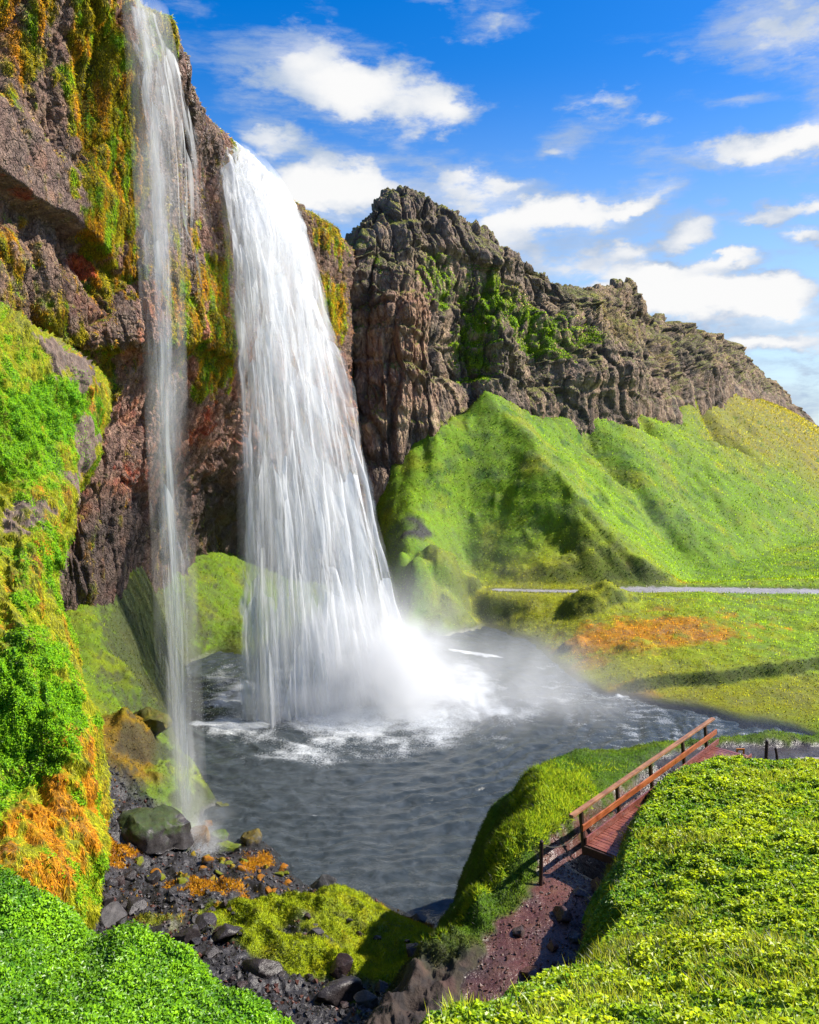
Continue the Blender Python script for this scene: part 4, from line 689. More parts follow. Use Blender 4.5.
# ------------------------------------------------------------------ small mesh builder
class MB:
    def __init__(s): s.v, s.f = [], []
    def box(s, c, ax, ay, az):
        """box centred at c with half-extent vectors"""
        c, ax, ay, az = (np.array(q, float) for q in (c, ax, ay, az)); b = len(s.v)
        for i in (-1, 1):
            for j in (-1, 1):
                for k in (-1, 1): s.v.append(c + i * ax + j * ay + k * az)
        for q in ((0, 1, 3, 2), (4, 6, 7, 5), (0, 4, 5, 1), (2, 3, 7, 6), (0, 2, 6, 4), (1, 5, 7, 3)): s.f.append([b + k for k in q])
    def bar(s, a, b, w, h, up=(0, 0, 1)):
        a, b = np.array(a, float), np.array(b, float); d = b - a; L_ = np.linalg.norm(d); d /= L_; sd_ = np.cross(d, up); sd_ /= np.linalg.norm(sd_); u = np.cross(sd_, d); s.box((a + b) / 2, d * L_ / 2, sd_ * w / 2, u * h / 2)
    def tube(s, pts, r, n=7):
        pts = [np.array(p, float) for p in pts]; b = len(s.v)
        for i, p in enumerate(pts):
            d = pts[min(i + 1, len(pts) - 1)] - pts[max(i - 1, 0)]; d /= np.linalg.norm(d); x = np.cross(d, (0.3, .2, .9) if abs(d[2]) < .9 else (1, 0, 0)); x /= np.linalg.norm(x); y = np.cross(d, x); ri = r[i] if hasattr(r, '__len__') else r
            for k in range(n): s.v.append(p + ri * (math.cos(k * 2 * math.pi / n) * x + math.sin(k * 2 * math.pi / n) * y))
        for i in range(len(pts) - 1):
            for k in range(n): s.f.append([b + i * n + k, b + i * n + (k + 1) % n, b + (i + 1) * n + (k + 1) % n, b + (i + 1) * n + k])
        for e in (0, len(pts) - 1): s.f.append([b + e * n + k for k in (range(n) if e else range(n - 1, -1, -1))])
    def build(s, name, m, parent=None, org=(0, 0, 0), bevel=0.0):
        me = bpy.data.meshes.new(name); o_ = np.array(org); me.from_pydata([tuple(v - o_) for v in s.v], [], s.f); me.materials.append(m); o = link(name, me, parent)
        if parent is None: o.location = org
        if bevel:
            b = o.modifiers.new('bevel', 'BEVEL'); b.width = bevel; b.segments = 2
        return o
def gz(x, y): return float(ground_h(np.array([x], float), np.array([y], float))[0][0])
def wood(name, c, c2, axis, rough):
    m, t, out = mat(name); p = t.new('ShaderNodeBsdfPrincipled'); t.l.new(p.outputs[0], out.inputs[0]); ob = t.new('ShaderNodeTexCoord').outputs['Object']
    u = np.array(axis); k = t.vec('DOT_PRODUCT', ob, tuple(u)); v = t.vec('SUBTRACT', t.scalev(ob, (9, 9, 14)), t.vec('SCALE', tuple(u * 8.3), scale=k))
    n = t.noise(v, 1.6, 6, .65); n2 = t.noise(ob, 3.0, 3); t.put(p.inputs['Base Color'], t.mix(t.ramp(t.math('ADD', n, t.math('MULTIPLY', t.math('SUBTRACT', n2, .5), .6)), .32, .68), c2, c)); t.put(p.inputs['Roughness'], t.ramp(n2, .3, .7, rough - .15, rough + .15))
    b = t.new('ShaderNodeBump'); t.put(b.inputs['Height'], n); b.inputs['Strength'].default_value = .4; b.inputs['Distance'].default_value = .01; t.l.new(b.outputs[0], p.inputs['Normal']); return m
# ------------------------------------------------------------------ footbridge
ZD = 7.95; O_, E_ = atz(585, 844, ZD), atz(714, 746.5, ZD); ax_ = (E_ - O_); LB = np.linalg.norm(ax_); ax_ /= LB; rt_ = np.array((ax_[1], -ax_[0], 0)); up3 = np.array((0, 0, 1.))
W_RAIL, W_MID = wood('weathered_rail_wood', (.36, .17, .08), (.20, .085, .04), ax_, .5), wood('orange_rail_wood', (.40, .115, .03), (.22, .055, .018), ax_, .42)
W_DECK, W_POST = wood('wet_plank_wood', (.26, .088, .062), (.13, .042, .03), rt_, .22), wood('dark_post_wood', (.05, .022, .016), (.022, .012, .010), (0, 0, 1), .5)
br = empty('footbridge', tuple(O_)); tag(br, 'small wooden footbridge with a single orange-brown railing across the grassy ridge', 'footbridge')
WD = 1.42; k = MB(); npl = int(LB / .15)
for i in range(npl):
    c = O_ + ax_ * (i + .5) * LB / npl + rt_ * (WD / 2 + rng.normal(0, .008)) + up3 * rng.normal(-.02, .004); k.box(c, ax_ * (LB / npl / 2 - .007), rt_ * WD / 2, up3 * .02)
k.build('deck', W_DECK, br, O_, .004)
for s_ in (.12, WD - .12):
    k = MB(); k.bar(O_ + rt_ * s_ - up3 * .15 + ax_ * .02, E_ + rt_ * s_ - up3 * .15, .1, .2); k.build('beam', W_POST, br, O_, .006)
k = MB(); k.bar(O_ + rt_ * .0 - up3 * .16 - ax_ * .04, O_ + rt_ * WD - up3 * .16 - ax_ * .04, .06, .24); k.build('end_board', W_POST, br, O_, .006)
k = MB(); k.bar(O_ + up3 * .115 + rt_ * .03, E_ + up3 * .115 + rt_ * .03 + ax_ * .35, .05, .2); k.build('kick_board', W_DECK, br, O_, .006)
k = MB(); k.bar(O_ + up3 * .06 + rt_ * (WD - .03) + ax_ * .2, E_ + up3 * .06 + rt_ * (WD - .03), .05, .09); k.build('kick_board', W_DECK, br, O_, .006)
lean = -rt_ * .16
for px, py in ((585, 843), (622.5, 816.5), (656.5, 792), (686, 767), (708, 750)):
    d = (atz(px, py, ZD) - O_) @ ax_; b0 = O_ + ax_ * max(d, .05) - rt_ * .035; k = MB(); k.bar(b0 - up3 * .35, b0 + up3 * .97 + lean, .105, .105, ax_); k.build('post', W_POST, br, O_, .006)
pr = lambda d, h, o=0: O_ + ax_ * d + up3 * h + lean * (h / .97) + rt_ * o
k = MB(); k.bar(pr(-.55, 1.0), pr(LB + .25, 1.0), .15, .075, up3); k.build('handrail', W_RAIL, br, O_, .008)
k = MB(); k.bar(pr(-.1, .50, .04), pr(LB + .3, .50, .04), .05, .2); k.build('middle_rail', W_MID, br, O_, .008)
# ------------------------------------------------------------------ posts, marker, boardwalk
def wood_post(p, h, r, label, name='fence_post', tilt=(0, 0), m=None):
    z = gz(p[0], p[1]); b = np.array((p[0], p[1], z)); k = MB(); k.tube([b - up3 * .3, b + up3 * h * .5 + np.array((*tilt, 0)) * .5, b + up3 * (h - .03) + np.array((*tilt, 0)), b + up3 * h + np.array((*tilt, 0))], [r, r, r * .97, r * .6], 9); o = k.build(name, m or W_POST, None, b); tag(o, label, 'post'); return b
fp = atz(541, 877, 7.25); fb = wood_post(fp[:2], 1.34, .06, 'thin dark fence post at the left edge of the muddy path before the bridge')
k = MB(); a0 = fb + up3 * 1.22; b0 = pr(0, .45); k.tube([a0 + (b0 - a0) * q - up3 * .28 * 4 * q * (1 - q) for q in np.linspace(0, 1, 12)], .012, 5); M_ROPE = simple_mat('rope', (.10, .09, .07), .8); o = k.build('rope', M_ROPE, None, tuple(a0)); tag(o, 'thin slack rope from the dark fence post to the bridge railing', 'rope')
wood_post(atz(767, 738, 7.6)[:2], .95, .07, 'short dark wooden post standing on the mossy hummock by the far path'); wood_post(atz(778.5, 751, 7.0)[:2], .62, .055, 'low dark leaning post just right of the mossy hummock on the far path', tilt=(-.1, .05)); wood_post(atz(729, 749, 7.0)[:2], .28, .06, 'stubby dark stump post between the bridge end and the orange marker')
mp = atz(740.5, 749, 7.0); mp[2] = gz(mp[0], mp[1]); mk = empty('path_marker', tuple(mp)); tag(mk, 'small square orange frame marker beside the far end of the bridge', 'marker'); M_OR = simple_mat('orange_paint', (.65, .20, .01), .5, .15)
k = MB(); s_ = .17; zc = .30
for dx, dz, hx, hz in ((-s_ + .035, 0, .035, s_), (s_ - .035, 0, .035, s_), (0, s_ - .035, s_ - .07, .035), (0, -s_ + .035, s_ - .07, .035)): k.box((dx, 0, zc + dz), (hx, 0, 0), (0, .02, 0), (0, 0, hz))
k.build('frame', M_OR, mk, (0, 0, 0), .003); k = MB(); k.bar((0, .03, -.1), (0, .03, zc - s_), .04, .04, (0, 1, 0)); k.build('stake', W_POST, mk)
bw = atz(822, 753, 7.05); bw[2] = gz(bw[0], bw[1]) + .12; bo = empty('boardwalk', tuple(bw)); tag(bo, 'pale grey weathered plank platform at the right edge of the far path', 'boardwalk'); W_PALE = wood('pale_weathered_wood', (.42, .36, .35), (.28, .23, .23), (1, 0, 0), .6)
k = MB()
for i in range(9): k.box((0, -.62 + i * .155, 0), (.72 + rng.normal(0, .01), 0, 0), (0, .072, 0), (0, 0, .025))
k.build('deck', W_PALE, bo, (0, 0, 0), .004)
for x in (-.55, .55):
    k = MB(); k.bar((x, -.66, -.11), (x, .66, -.11), .09, .16); k.build('beam', W_POST, bo)

# ------------------------------------------------------------------ rocks
import bmesh
def rock_mesh(name, seed, m, size=(1, 1, 1), cuts=14, sub=4, rough=.05, col=(.05, .045, .045), moss=None, mossc=(.08, .11, .006), moss_lo=.35, ralpha=.6):
    r = np.random.default_rng(seed); bm = bmesh.new(); bmesh.ops.create_icosphere(bm, subdivisions=sub, radius=1.0); v = np.array([q.co[:] for q in bm.verts]); f = np.array([[q.index for q in fa.verts] for fa in bm.faces]); bm.free()
    for _ in range(cuts):
        n = r.normal(size=3); n /= np.linalg.norm(n); dd = r.uniform(.38, .8); h = v @ n - dd; v = v - np.maximum(h, 0)[:, None] * n * .96
    v = v * np.array(size); mx = max(size); q = v / mx + seed * 3.1
    n0 = v / (np.linalg.norm(v, axis=1, keepdims=True) + 1e-9); v = v + n0 * ((fbm(q, 2.2, 4) * rough + (fbm(q, 7, 3) * rough * .35)) * mx)[:, None]
    nz = n0[:, 2]; c = np.tile(np.array(col), (len(v), 1)); c = lay(c, .6 * sst(0, .6, fbm(q, 3, 4)), np.array(col) * 1.9); c = lay(c, .4 * sst(.1, .6, -fbm(q, 5, 3)), np.array(col) * .5)
    al = np.full(len(v), ralpha)
    if moss is not None:
        mm = sst(moss_lo, moss_lo + .35, nz + .45 * fbm(q, 2.5, 4) + .4 * fbm(q, 9., 3)) * moss; c = lay(c, mm, mossc); c = lay(c, mm * .6 * sst(0, .5, fbm(q, 6, 3)), np.array(mossc) * np.array((1.7, 1.25, 1))); al = al + (.85 - al) * mm
    me = raw_mesh(name, v, f, m, attrs={'Col': np.c_[c, al]}); me.set_sharp_from_angle(angle=math.radians(32)); return me
M_ROCK = terrain_mat('lava_rock', (1.5, 6.0, 25.), (1, 1, 1), .6, .04, .45)
def rock(px, py, z, size, seed, label, cat='boulder', name='boulder', sink=.35, rz=None, Y=None, **kw):
    p = atz(px, py, z) if Y is None else at(px, py, Y); p[2] = gz(p[0], p[1]) + size[2] * (1 - 2 * sink) * .8; o = link(name, rock_mesh(name, seed, M_ROCK, size, **kw)); o.location = p; o.rotation_euler = (0, 0, rng.uniform(0, 6.3) if rz is None else rz); tag(o, label, cat); return o
GRN = dict(moss=.9, mossc=(.030, .048, .012), moss_lo=.1, rough=.07)
rock(158, 836, 1.6, (1.9, 1.5, 1.35), 3, 'large green algae-covered boulder that the thin waterfall strikes', rz=.3, sub=5, cuts=12, ralpha=.25, **GRN)
rock(196, 835, .9, (.7, .6, .9), 4, 'steep orange and brown wet boulder under the foot of the thin waterfall', cuts=6, col=(.06, .045, .03), moss=.8, mossc=(.13, .07, .01), moss_lo=-.1, ralpha=.3)
rock(150, 752, 2.5, (1.3, 1.5, 1.3), 6, 'rounded brown-green mossy boulder left of the thin waterfall above the algae boulder', cuts=10, sub=5, rough=.08, moss=1, mossc=(.07, .07, .008), moss_lo=-.4)
for a in ((222, 800, .3, (.8, .55, .45), 5, 'low mossy boulder at the water edge right of the thin waterfall', .9, (.06, .07, .008)), (236, 806, .2, (1.3, .35, .35), 12, 'long flat wet rock lying in the pool right of the thin waterfall', .3, (.07, .06, .01)),
          (249, 836, .3, (.75, .65, .6), 7, 'olive boulder with an orange mossy edge standing in the pool margin', .8, (.09, .07, .008)), (229, 848, .4, (.75, .6, .45), 8, 'bright yellow-green mossy boulder right of the splash of the thin waterfall', 1, (.10, .14, .008)),
          (219, 830, .5, (.5, .4, .5), 9, 'small green-topped boulder in the spray beside the thin waterfall', 1, (.05, .09, .01)), (207, 818, .4, (.4, .4, .4), 10, 'small orange-topped rock close beside the thin waterfall', .9, (.13, .06, .01)), (183, 850, .9, (.5, .45, .4), 13, 'small dark mossy rock below the algae-covered boulder', .6, (.05, .07, .01))):
    rock(a[0], a[1], a[2], a[3], a[4], a[5], moss=a[6], mossc=a[7], moss_lo=.05, ralpha=.35, rough=.11)
rock(324, 893, .5, (.75, .55, .6), 21, 'grey boulder with a pale right side at the pool edge beside green moss', col=(.06, .058, .058), ralpha=.45)
rock(113, 925, 2.6, (.75, .6, .6), 22, 'dark block of lava beside the foot of the orange mossy buttress')
for a in ((600, 893, (.42, .3, .42), 23, 'pointed grey-red rock on the muddy path below the bridge end', (.10, .06, .055)), (580, 893, (.22, .2, .2), 24, 'small dark rock left of the pointed rock on the muddy path', (.06, .04, .04)), (560, 913, (.36, .24, .24), 25, 'jagged dark rock in the middle of the muddy path', (.06, .035, .034)), (595, 915, (.3, .22, .16), 26, 'flat pale wet stone below the pointed rock on the muddy path', (.12, .10, .10)), (553, 940, (.26, .2, .2), 27, 'low reddish stone lower down on the muddy path', (.10, .04, .032)), (575, 930, (.34, .24, .2), 28, 'dark slab with a sharp top edge beside the shaded foot of the green slope', (.05, .038, .036)), (520, 930, (.26, .2, .2), 29, 'small dark rock at the grassy left rim of the muddy path', (.05, .034, .032)), (530, 965, (.4, .26, .25), 30, 'large reddish-brown rock near the lower end of the muddy path', (.09, .045, .036))):
    rock(a[0], a[1], 7.0, a[2], a[3], a[4], cat='rock', name='rock', col=a[5], ralpha=.3, cuts=11)
for a in ((226, 945, (.7, .5, .4), 31, 'broad dark slab of lava between the two mossy swells of the near shore'), (185, 955, (.6, .5, .55), 32, 'dark purple-grey block above the round green lobe of the left mound'), (262, 985, (.8, .5, .5), 33, 'dark lava block right of the green mound near the bottom of the photo'), (335, 1003, (.9, .5, .5), 34, 'wide dark ledge rock at the bottom centre of the shore'), (206, 925, (.5, .4, .25), 36, 'flat brown slab with a mossy rim near the orange sedge')):
    rock(a[0], a[1], 2.6, a[2], a[3], a[4], cat='rock', name='rock', ralpha=.38, cuts=10, col=(.028, .023, .024))
protos = [rock_mesh('lava_rock', 100 + i, M_ROCK, (1, rng.uniform(.6, .9), rng.uniform(.5, .8)), cuts=15, sub=4, rough=.04, col=[(.024, .022, .024), (.035, .03, .031), (.034, .021, .02)][i % 3], ralpha=.38) for i in range(9)]
n_ = 0
while n_ < 110:
    px, py = rng.uniform(85, 450), rng.uniform(865, 1040); p = atz(px, py, 2.4); x, y = p[:2]; h, mk_ = ground_h(np.array([x]), np.array([y]))
    if mk_['rm'][0] or mk_['lm'][0] or mk_['rd'][0] or h[0] > 4.6 or h[0] < .25: continue
    q = np.array([[x, y]]); 
    if pdist(q, [(-5.2, 28.3), (-3.0, 29.6), (-.5, 29.2), (1.6, 28.0)])[0] < 1.2 or pdist(q, [(-5.6, 26.4), (-3.2, 25.3), (-.8, 24.8), (1.0, 25.2)])[0] < .8: continue
    s_ = rng.choice([.14, .22, .32, .5], p=[.3, .35, .23, .12]) * rng.uniform(.8, 1.25); o = link('lava_rock', protos[n_ % 9]); o.scale = (s_, s_, s_); o.location = (x, y, h[0] + .2 * s_); o.rotation_euler = (rng.uniform(-.4, .4), rng.uniform(-.4, .4), rng.uniform(0, 6.3))
    tag(o, 'small dark angular lava rock among the loose stones of the near shore', 'rock', 'loose lava rocks on the near shore'); n_ += 1

rust = [rock_mesh('mossy_stone', 300 + i, M_ROCK, (1, rng.uniform(.6, .9), rng.uniform(.5, .8)), cuts=12, sub=3, rough=.06, col=(.05, .042, .04), moss=1.0, mossc=[(.24, .10, .006), (.20, .15, .008), (.12, .14, .008)][i % 3], moss_lo=.0, ralpha=.4) for i in range(6)]
n_ = 0
while n_ < 46:
    px, py = rng.normal(225, 60), rng.normal(868, 20)
    if not (118 < px < 300 and 825 < py < 905): continue
    p = atz(px, py, 1.2); x, y = p[:2]; h = gz(x, y)
    if h < .1 or h > 3.5: continue
    s_ = rng.uniform(.12, .38); o = link('mossy_stone', rust[n_ % 6]); o.scale = (s_, s_, s_); o.location = (x, y, h + .2 * s_); o.rotation_euler = (rng.uniform(-.3, .3), rng.uniform(-.3, .3), rng.uniform(0, 6.3))
    tag(o, 'small rust and yellow mossy stone on the dark gravel below the thin waterfall', 'stone', 'rusty mossy stones below the thin waterfall'); n_ += 1
# ------------------------------------------------------------------ ground cover: real leaves and blades
def proj(P):
    d = P - np.array((0, 0, CZ)); fw = d[:, 1] * cP - d[:, 2] * sP; u = d[:, 1] * sP + d[:, 2] * cP; fw = np.maximum(fw, 1e-3); return 409.5 + FOC * d[:, 0] / fw, 512 - FOC * u / fw, fw
def quads(Pg, W):
    """quad centres, areas and the mean of the vertex weight"""
    a = Pg[1:, 1:] - Pg[:-1, :-1]; b = Pg[1:, :-1] - Pg[:-1, 1:]; ar = .5 * np.linalg.norm(np.cross(a, b), axis=-1); w_ = .25 * (W[1:, 1:] + W[:-1, :-1] + W[1:, :-1] + W[:-1, 1:]); return ar * w_
def scatter(Pg, Ng, W, n, screen=False, margin=90, seed=0):
    r = np.random.default_rng(seed); q = quads(Pg, W); c = .5 * (Pg[1:, 1:] + Pg[:-1, :-1]); px, py, fw = proj(c.reshape(-1, 3)); vis = (px > -margin) & (px < 819 + margin) & (py > -margin) & (py < 1024 + margin); w_ = q.ravel() * vis
    if margin > 90: w_ = w_ * np.where((px > -60) & (px < 880) & (py > -60) & (py < 1085), 1.0, .45)
    if screen: w_ = w_ / fw ** 2
    w_ = w_ / w_.sum(); k = r.choice(len(w_), n, p=w_); i, j = np.divmod(k, Pg.shape[1] - 1); u, v = r.random((2, n))
    mixq = lambda X: (X[i, j].T * (1 - u) * (1 - v) + X[i + 1, j].T * u * (1 - v) + X[i + 1, j + 1].T * u * v + X[i, j + 1].T * (1 - u) * v).T
    N_ = mixq(Ng); N_ = N_ / np.linalg.norm(N_, axis=1, keepdims=True); globals()['_LN'] = N_; return mixq(Pg), N_, (i, j)
unit = lambda v: v / (np.linalg.norm(v, axis=1, keepdims=True) + 1e-9)
def leaves(P, D, U, Ln, Wd, col, fold=.25, droop=.2, mid=.5, own=.35):
    """one folded quad per leaf: root, left, tip, right"""
    n = len(P); D = unit(D); Sd = unit(np.cross(D, U)); Un = np.cross(Sd, D); Ln, Wd = Ln[:, None], Wd[:, None]
    tip = P + D * Ln - Un * Ln * droop; mdp = P + D * Ln * mid + Un * Wd * fold; v = np.stack([P, mdp - Sd * Wd / 2, tip, mdp + Sd * Wd / 2], 1).reshape(-1, 3); sg = np.sign((Un * _LN).sum(1, keepdims=True) + 1e-6); nr = unit(_LN * (1 - own) + Un * sg * own); return v, np.arange(4 * n).reshape(n, 4), np.repeat(np.c_[col, nr], 4, 0)
def cover(name, parts, m, label=None, cat=None):
    v, f, c, o = [], [], [], 0
    for a, b, d in parts: v.append(a); f.append(b + o); c.append(d); o += len(a)
    ob = link(name, raw_mesh(name, np.concatenate(v), np.concatenate(f), m, smooth=False, attrs={'Col': np.concatenate(c)[:, :3], 'Nrm': np.concatenate(c)[:, 3:]})); tag(ob, label, cat, kind='stuff'); return ob
def rcol(r, n, a, b, t_=None):
    t_ = r.random(n) if t_ is None else np.clip(t_, 0, 1); return np.asarray(a) * (1 - t_[:, None]) + np.asarray(b) * t_[:, None]
gG = gP.reshape(NU, NV, 3).astype(float); gN = gn.reshape(NU, NV, 3); F_ = lambda a: a.reshape(NU, NV).astype(float)
r8 = np.random.default_rng(99)
# broad leaves on the right-hand slope; low ones coloured darker as shaded gaps
wm = F_(gM['rm'] & (gr > 5.5) & ~FLK); n = 560000; P, N_, ij = scatter(gG, gN, wm, n, margin=420, seed=1); cl = fbm(P, 1.1, 3); cl2 = fbm(P, .45, 3)
wf1, wf2, wid = worley(P * np.array((1, 1, .3)) * 3.2 + .5 * fbm(P, 1.3, 2)[:, None]); dome = np.clip(1 - (wf1 / .75) ** 2, 0, 1)
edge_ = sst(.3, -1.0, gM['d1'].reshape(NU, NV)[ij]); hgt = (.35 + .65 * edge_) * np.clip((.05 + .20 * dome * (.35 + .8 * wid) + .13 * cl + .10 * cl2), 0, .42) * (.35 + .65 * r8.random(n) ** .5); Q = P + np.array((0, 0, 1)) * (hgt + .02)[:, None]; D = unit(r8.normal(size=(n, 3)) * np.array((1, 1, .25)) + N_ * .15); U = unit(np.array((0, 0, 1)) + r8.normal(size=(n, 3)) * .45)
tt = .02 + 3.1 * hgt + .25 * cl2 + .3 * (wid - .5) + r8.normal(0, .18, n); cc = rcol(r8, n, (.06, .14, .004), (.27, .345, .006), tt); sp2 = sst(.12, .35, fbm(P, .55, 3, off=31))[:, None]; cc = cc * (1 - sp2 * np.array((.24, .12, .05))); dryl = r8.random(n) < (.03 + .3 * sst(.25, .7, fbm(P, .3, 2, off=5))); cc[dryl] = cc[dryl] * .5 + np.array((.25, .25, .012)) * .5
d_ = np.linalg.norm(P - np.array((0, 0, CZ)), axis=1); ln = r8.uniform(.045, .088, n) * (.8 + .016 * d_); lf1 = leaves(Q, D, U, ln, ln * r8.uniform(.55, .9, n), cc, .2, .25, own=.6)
n = 34000; P, N_, ij = scatter(gG, gN, wm * F_(.03 + sst(-.05, .5, fbm(gP, .3, 3, off=5))), n, seed=2); gb1 = leaves(P, N_ * .5 + np.array((0, 0, .7)) + r8.normal(size=(n, 3)) * .45, r8.normal(size=(n, 3)), r8.uniform(.15, .34, n), r8.uniform(.012, .02, n), rcol(r8, n, (.12, .2, .006), (.26, .27, .02)), 0, .3)
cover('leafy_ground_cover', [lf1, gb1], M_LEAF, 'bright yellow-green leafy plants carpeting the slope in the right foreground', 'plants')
# fine leaves on the left mound; shade between clumps is in their colour
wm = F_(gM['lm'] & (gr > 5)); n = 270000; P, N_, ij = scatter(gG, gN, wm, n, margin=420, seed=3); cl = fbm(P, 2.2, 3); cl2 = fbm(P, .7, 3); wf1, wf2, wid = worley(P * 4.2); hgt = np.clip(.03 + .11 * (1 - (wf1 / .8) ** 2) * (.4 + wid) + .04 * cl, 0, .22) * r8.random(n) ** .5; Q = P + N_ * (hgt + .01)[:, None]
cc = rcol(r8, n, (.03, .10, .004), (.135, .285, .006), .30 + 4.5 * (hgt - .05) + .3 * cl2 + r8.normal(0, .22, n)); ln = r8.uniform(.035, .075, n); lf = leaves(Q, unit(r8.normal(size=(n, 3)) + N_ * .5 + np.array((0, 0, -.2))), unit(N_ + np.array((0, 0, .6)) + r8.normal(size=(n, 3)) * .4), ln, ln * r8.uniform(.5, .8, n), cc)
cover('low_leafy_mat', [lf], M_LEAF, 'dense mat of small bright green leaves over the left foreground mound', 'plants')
# grass of the ridge
def blades(P, N_, lo, hi, wd, col, lean=.5, up=.8, grav=0, droop=.35):
    n = len(P); return leaves(P, N_ * (1 - up) + np.array((0, 0, up - grav)) + r8.normal(size=(n, 3)) * lean, r8.normal(size=(n, 3)), r8.uniform(lo, hi, n), r8.uniform(.6, 1.3, n) * wd, col, 0, droop, .4)
gcl = gcol[:, :3].reshape(NU, NV, 3); samp = lambda A_, ij: A_[ij[0], ij[1]]
grs = (gcol[:, 1] > 1.25 * gcol[:, 0]) & (gcol[:, 1] > .04)
wm = F_(rd & (gcol[:, 1] > gcol[:, 0] * 1.1) & (gP[:, 2] > .3)); n = 150000; P, N_, ij = scatter(gG, gN, wm, n, True, seed=4); cc = samp(gcl, ij) * r8.uniform(.6, 1.5, (n, 1)) * np.array((1.1, 1.05, 1)); a = blades(P, N_, .05, .14, .018, cc * np.array((.8, .9, 1)), .5, .4)
n = 16000; wl = F_(rd & (gM['pd'] > 1.9) & (gM['d'] > -2.2) & (gM['d'] < .9) & (gP[:, 2] > 4) & (wall < .3)) * F_(sst(31, 26, gY)); P, N_, ij = scatter(gG, gN, wl, n, seed=5); b = blades(P, N_, .10, .26, .02, rcol(r8, n, (.07, .15, .005), (.20, .24, .01)), .5, .55)
cover('ridge_grass', [a, b], M_BLADE, 'short thick grass over the knoll beside the footbridge', 'grass')
# grass of meadow, hill foot, cave floor and near shore
wm = F_((gr > 38) & (gr < 360) & (gP[:, 2] > .25) & ~rd & ~gM['rm'] & (tm < .3)); n = 230000; P, N_, ij = scatter(gG, gN, wm, n, True, seed=6); dd = np.linalg.norm(P - np.array((0, 0, CZ)), axis=1); cc = samp(gcl, ij) * r8.uniform(.65, 1.5, (n, 1)) * 1.12; ln = dd * r8.uniform(.0010, .0028, n); a = leaves(P, N_ * .4 + np.array((0, 0, .5)) + r8.normal(size=(n, 3)) * .5, r8.normal(size=(n, 3)), ln, ln * .45, cc, 0, .3, .45)
cover('meadow_grass', [a], M_BLADE, 'yellow-green grass of the far meadow, hillside and cave floor', 'grass')
wm = F_((gr <= 40) & (gP[:, 2] > .2) & (gs > .45) & (shore > .4)); n = 90000; P, N_, ij = scatter(gG, gN, wm, n, True, seed=7); cc = samp(gcl, ij) * r8.uniform(.6, 1.45, (n, 1)); a = blades(P, N_, .05, .14, .02, cc, .55, .6)
wm = F_((gr <= 42) & (gP[:, 2] > .15) & (shore > .4)) * F_(og); n = 14000; P, N_, ij = scatter(gG, gN, wm, n, seed=8); b = blades(P, N_, .05, .16, .03, rcol(r8, n, (.16, .05, .005), (.30, .17, .01)), .6, .5)
cover('shore_moss', [a, b], M_BLADE, 'yellow-green and rusty moss on the near shore of the pool', 'moss')
# stones of the near shore
wm = F_((gr < 42) & (gP[:, 2] > .05) & (shore > .4) & (gs < .4)); n = 15000; P, N_, ij = scatter(gG, gN, wm, n, True, seed=9); s_ = (.03 + .11 * r8.random(n) ** 3)[:, None]
tet = np.array([(1, 0, -.4), (-.5, .87, -.4), (-.5, -.87, -.4), (.1, .1, .9)]); 
def chunk(P, s_, colr):
    n = len(P); q = r8.normal(size=(n, 4)); q /= np.linalg.norm(q, axis=1, keepdims=True); w0, x, y, z = q.T
    Rm = np.stack([1 - 2 * (y * y + z * z), 2 * (x * y - z * w0), 2 * (x * z + y * w0), 2 * (x * y + z * w0), 1 - 2 * (x * x + z * z), 2 * (y * z - x * w0), 2 * (x * z - y * w0), 2 * (y * z + x * w0), 1 - 2 * (x * x + y * y)], 1).reshape(n, 3, 3)
    oc = np.array([(1, 0, 0), (-1, 0, 0), (0, 1, 0), (0, -1, 0), (0, 0, 1), (0, 0, -1)]) * np.array((1, .8, .6)); v = np.einsum('nij,kj->nki', Rm, oc) * s_[:, :, None] * r8.uniform(.7, 1.2, (n, 6, 1)) + P[:, None]
    f = np.array([(0, 2, 4), (2, 1, 4), (1, 3, 4), (3, 0, 4), (2, 0, 5), (1, 2, 5), (3, 1, 5), (0, 3, 5)]); return v.reshape(-1, 3), (f[None] + 6 * np.arange(n)[:, None, None]).reshape(-1, 3), np.repeat(colr, 6, 0)
cc = rcol(r8, n, (.018, .017, .02), (.085, .078, .08), r8.random(n) ** 1.6); rs_ = r8.random(n) < .15; cc[rs_] = (.09, .035, .025); gq = r8.random(n) < .10 * (P[:, 1] > 26); cc[gq] = (.16, .085, .008)
v, f, c = chunk(P + N_ * s_ * .2, s_, cc); o = link('gravel', raw_mesh('gravel', v, f, M_ROCK, smooth=False, attrs={'Col': np.c_[c, np.full(len(c), .45)]})); tag(o, 'dark loose gravel and small stones of the near shore', 'gravel', kind='stuff')
wm = F_(rd & (pm > .6) & (gY < 24)); n = 3000; P, N_, ij = scatter(gG, gN, wm, n, seed=10); s_ = (.012 + .06 * r8.random(n) ** 4)[:, None]; v, f, c = chunk(P + N_ * s_ * .2, s_, rcol(r8, n, (.045, .025, .022), (.17, .085, .07))); o = link('path_grit', raw_mesh('path_grit', v, f, M_ROCK, smooth=False, attrs={'Col': np.c_[c, np.full(len(c), .4)]})); tag(o, 'reddish grit scattered over the muddy path', 'gravel', kind='stuff')
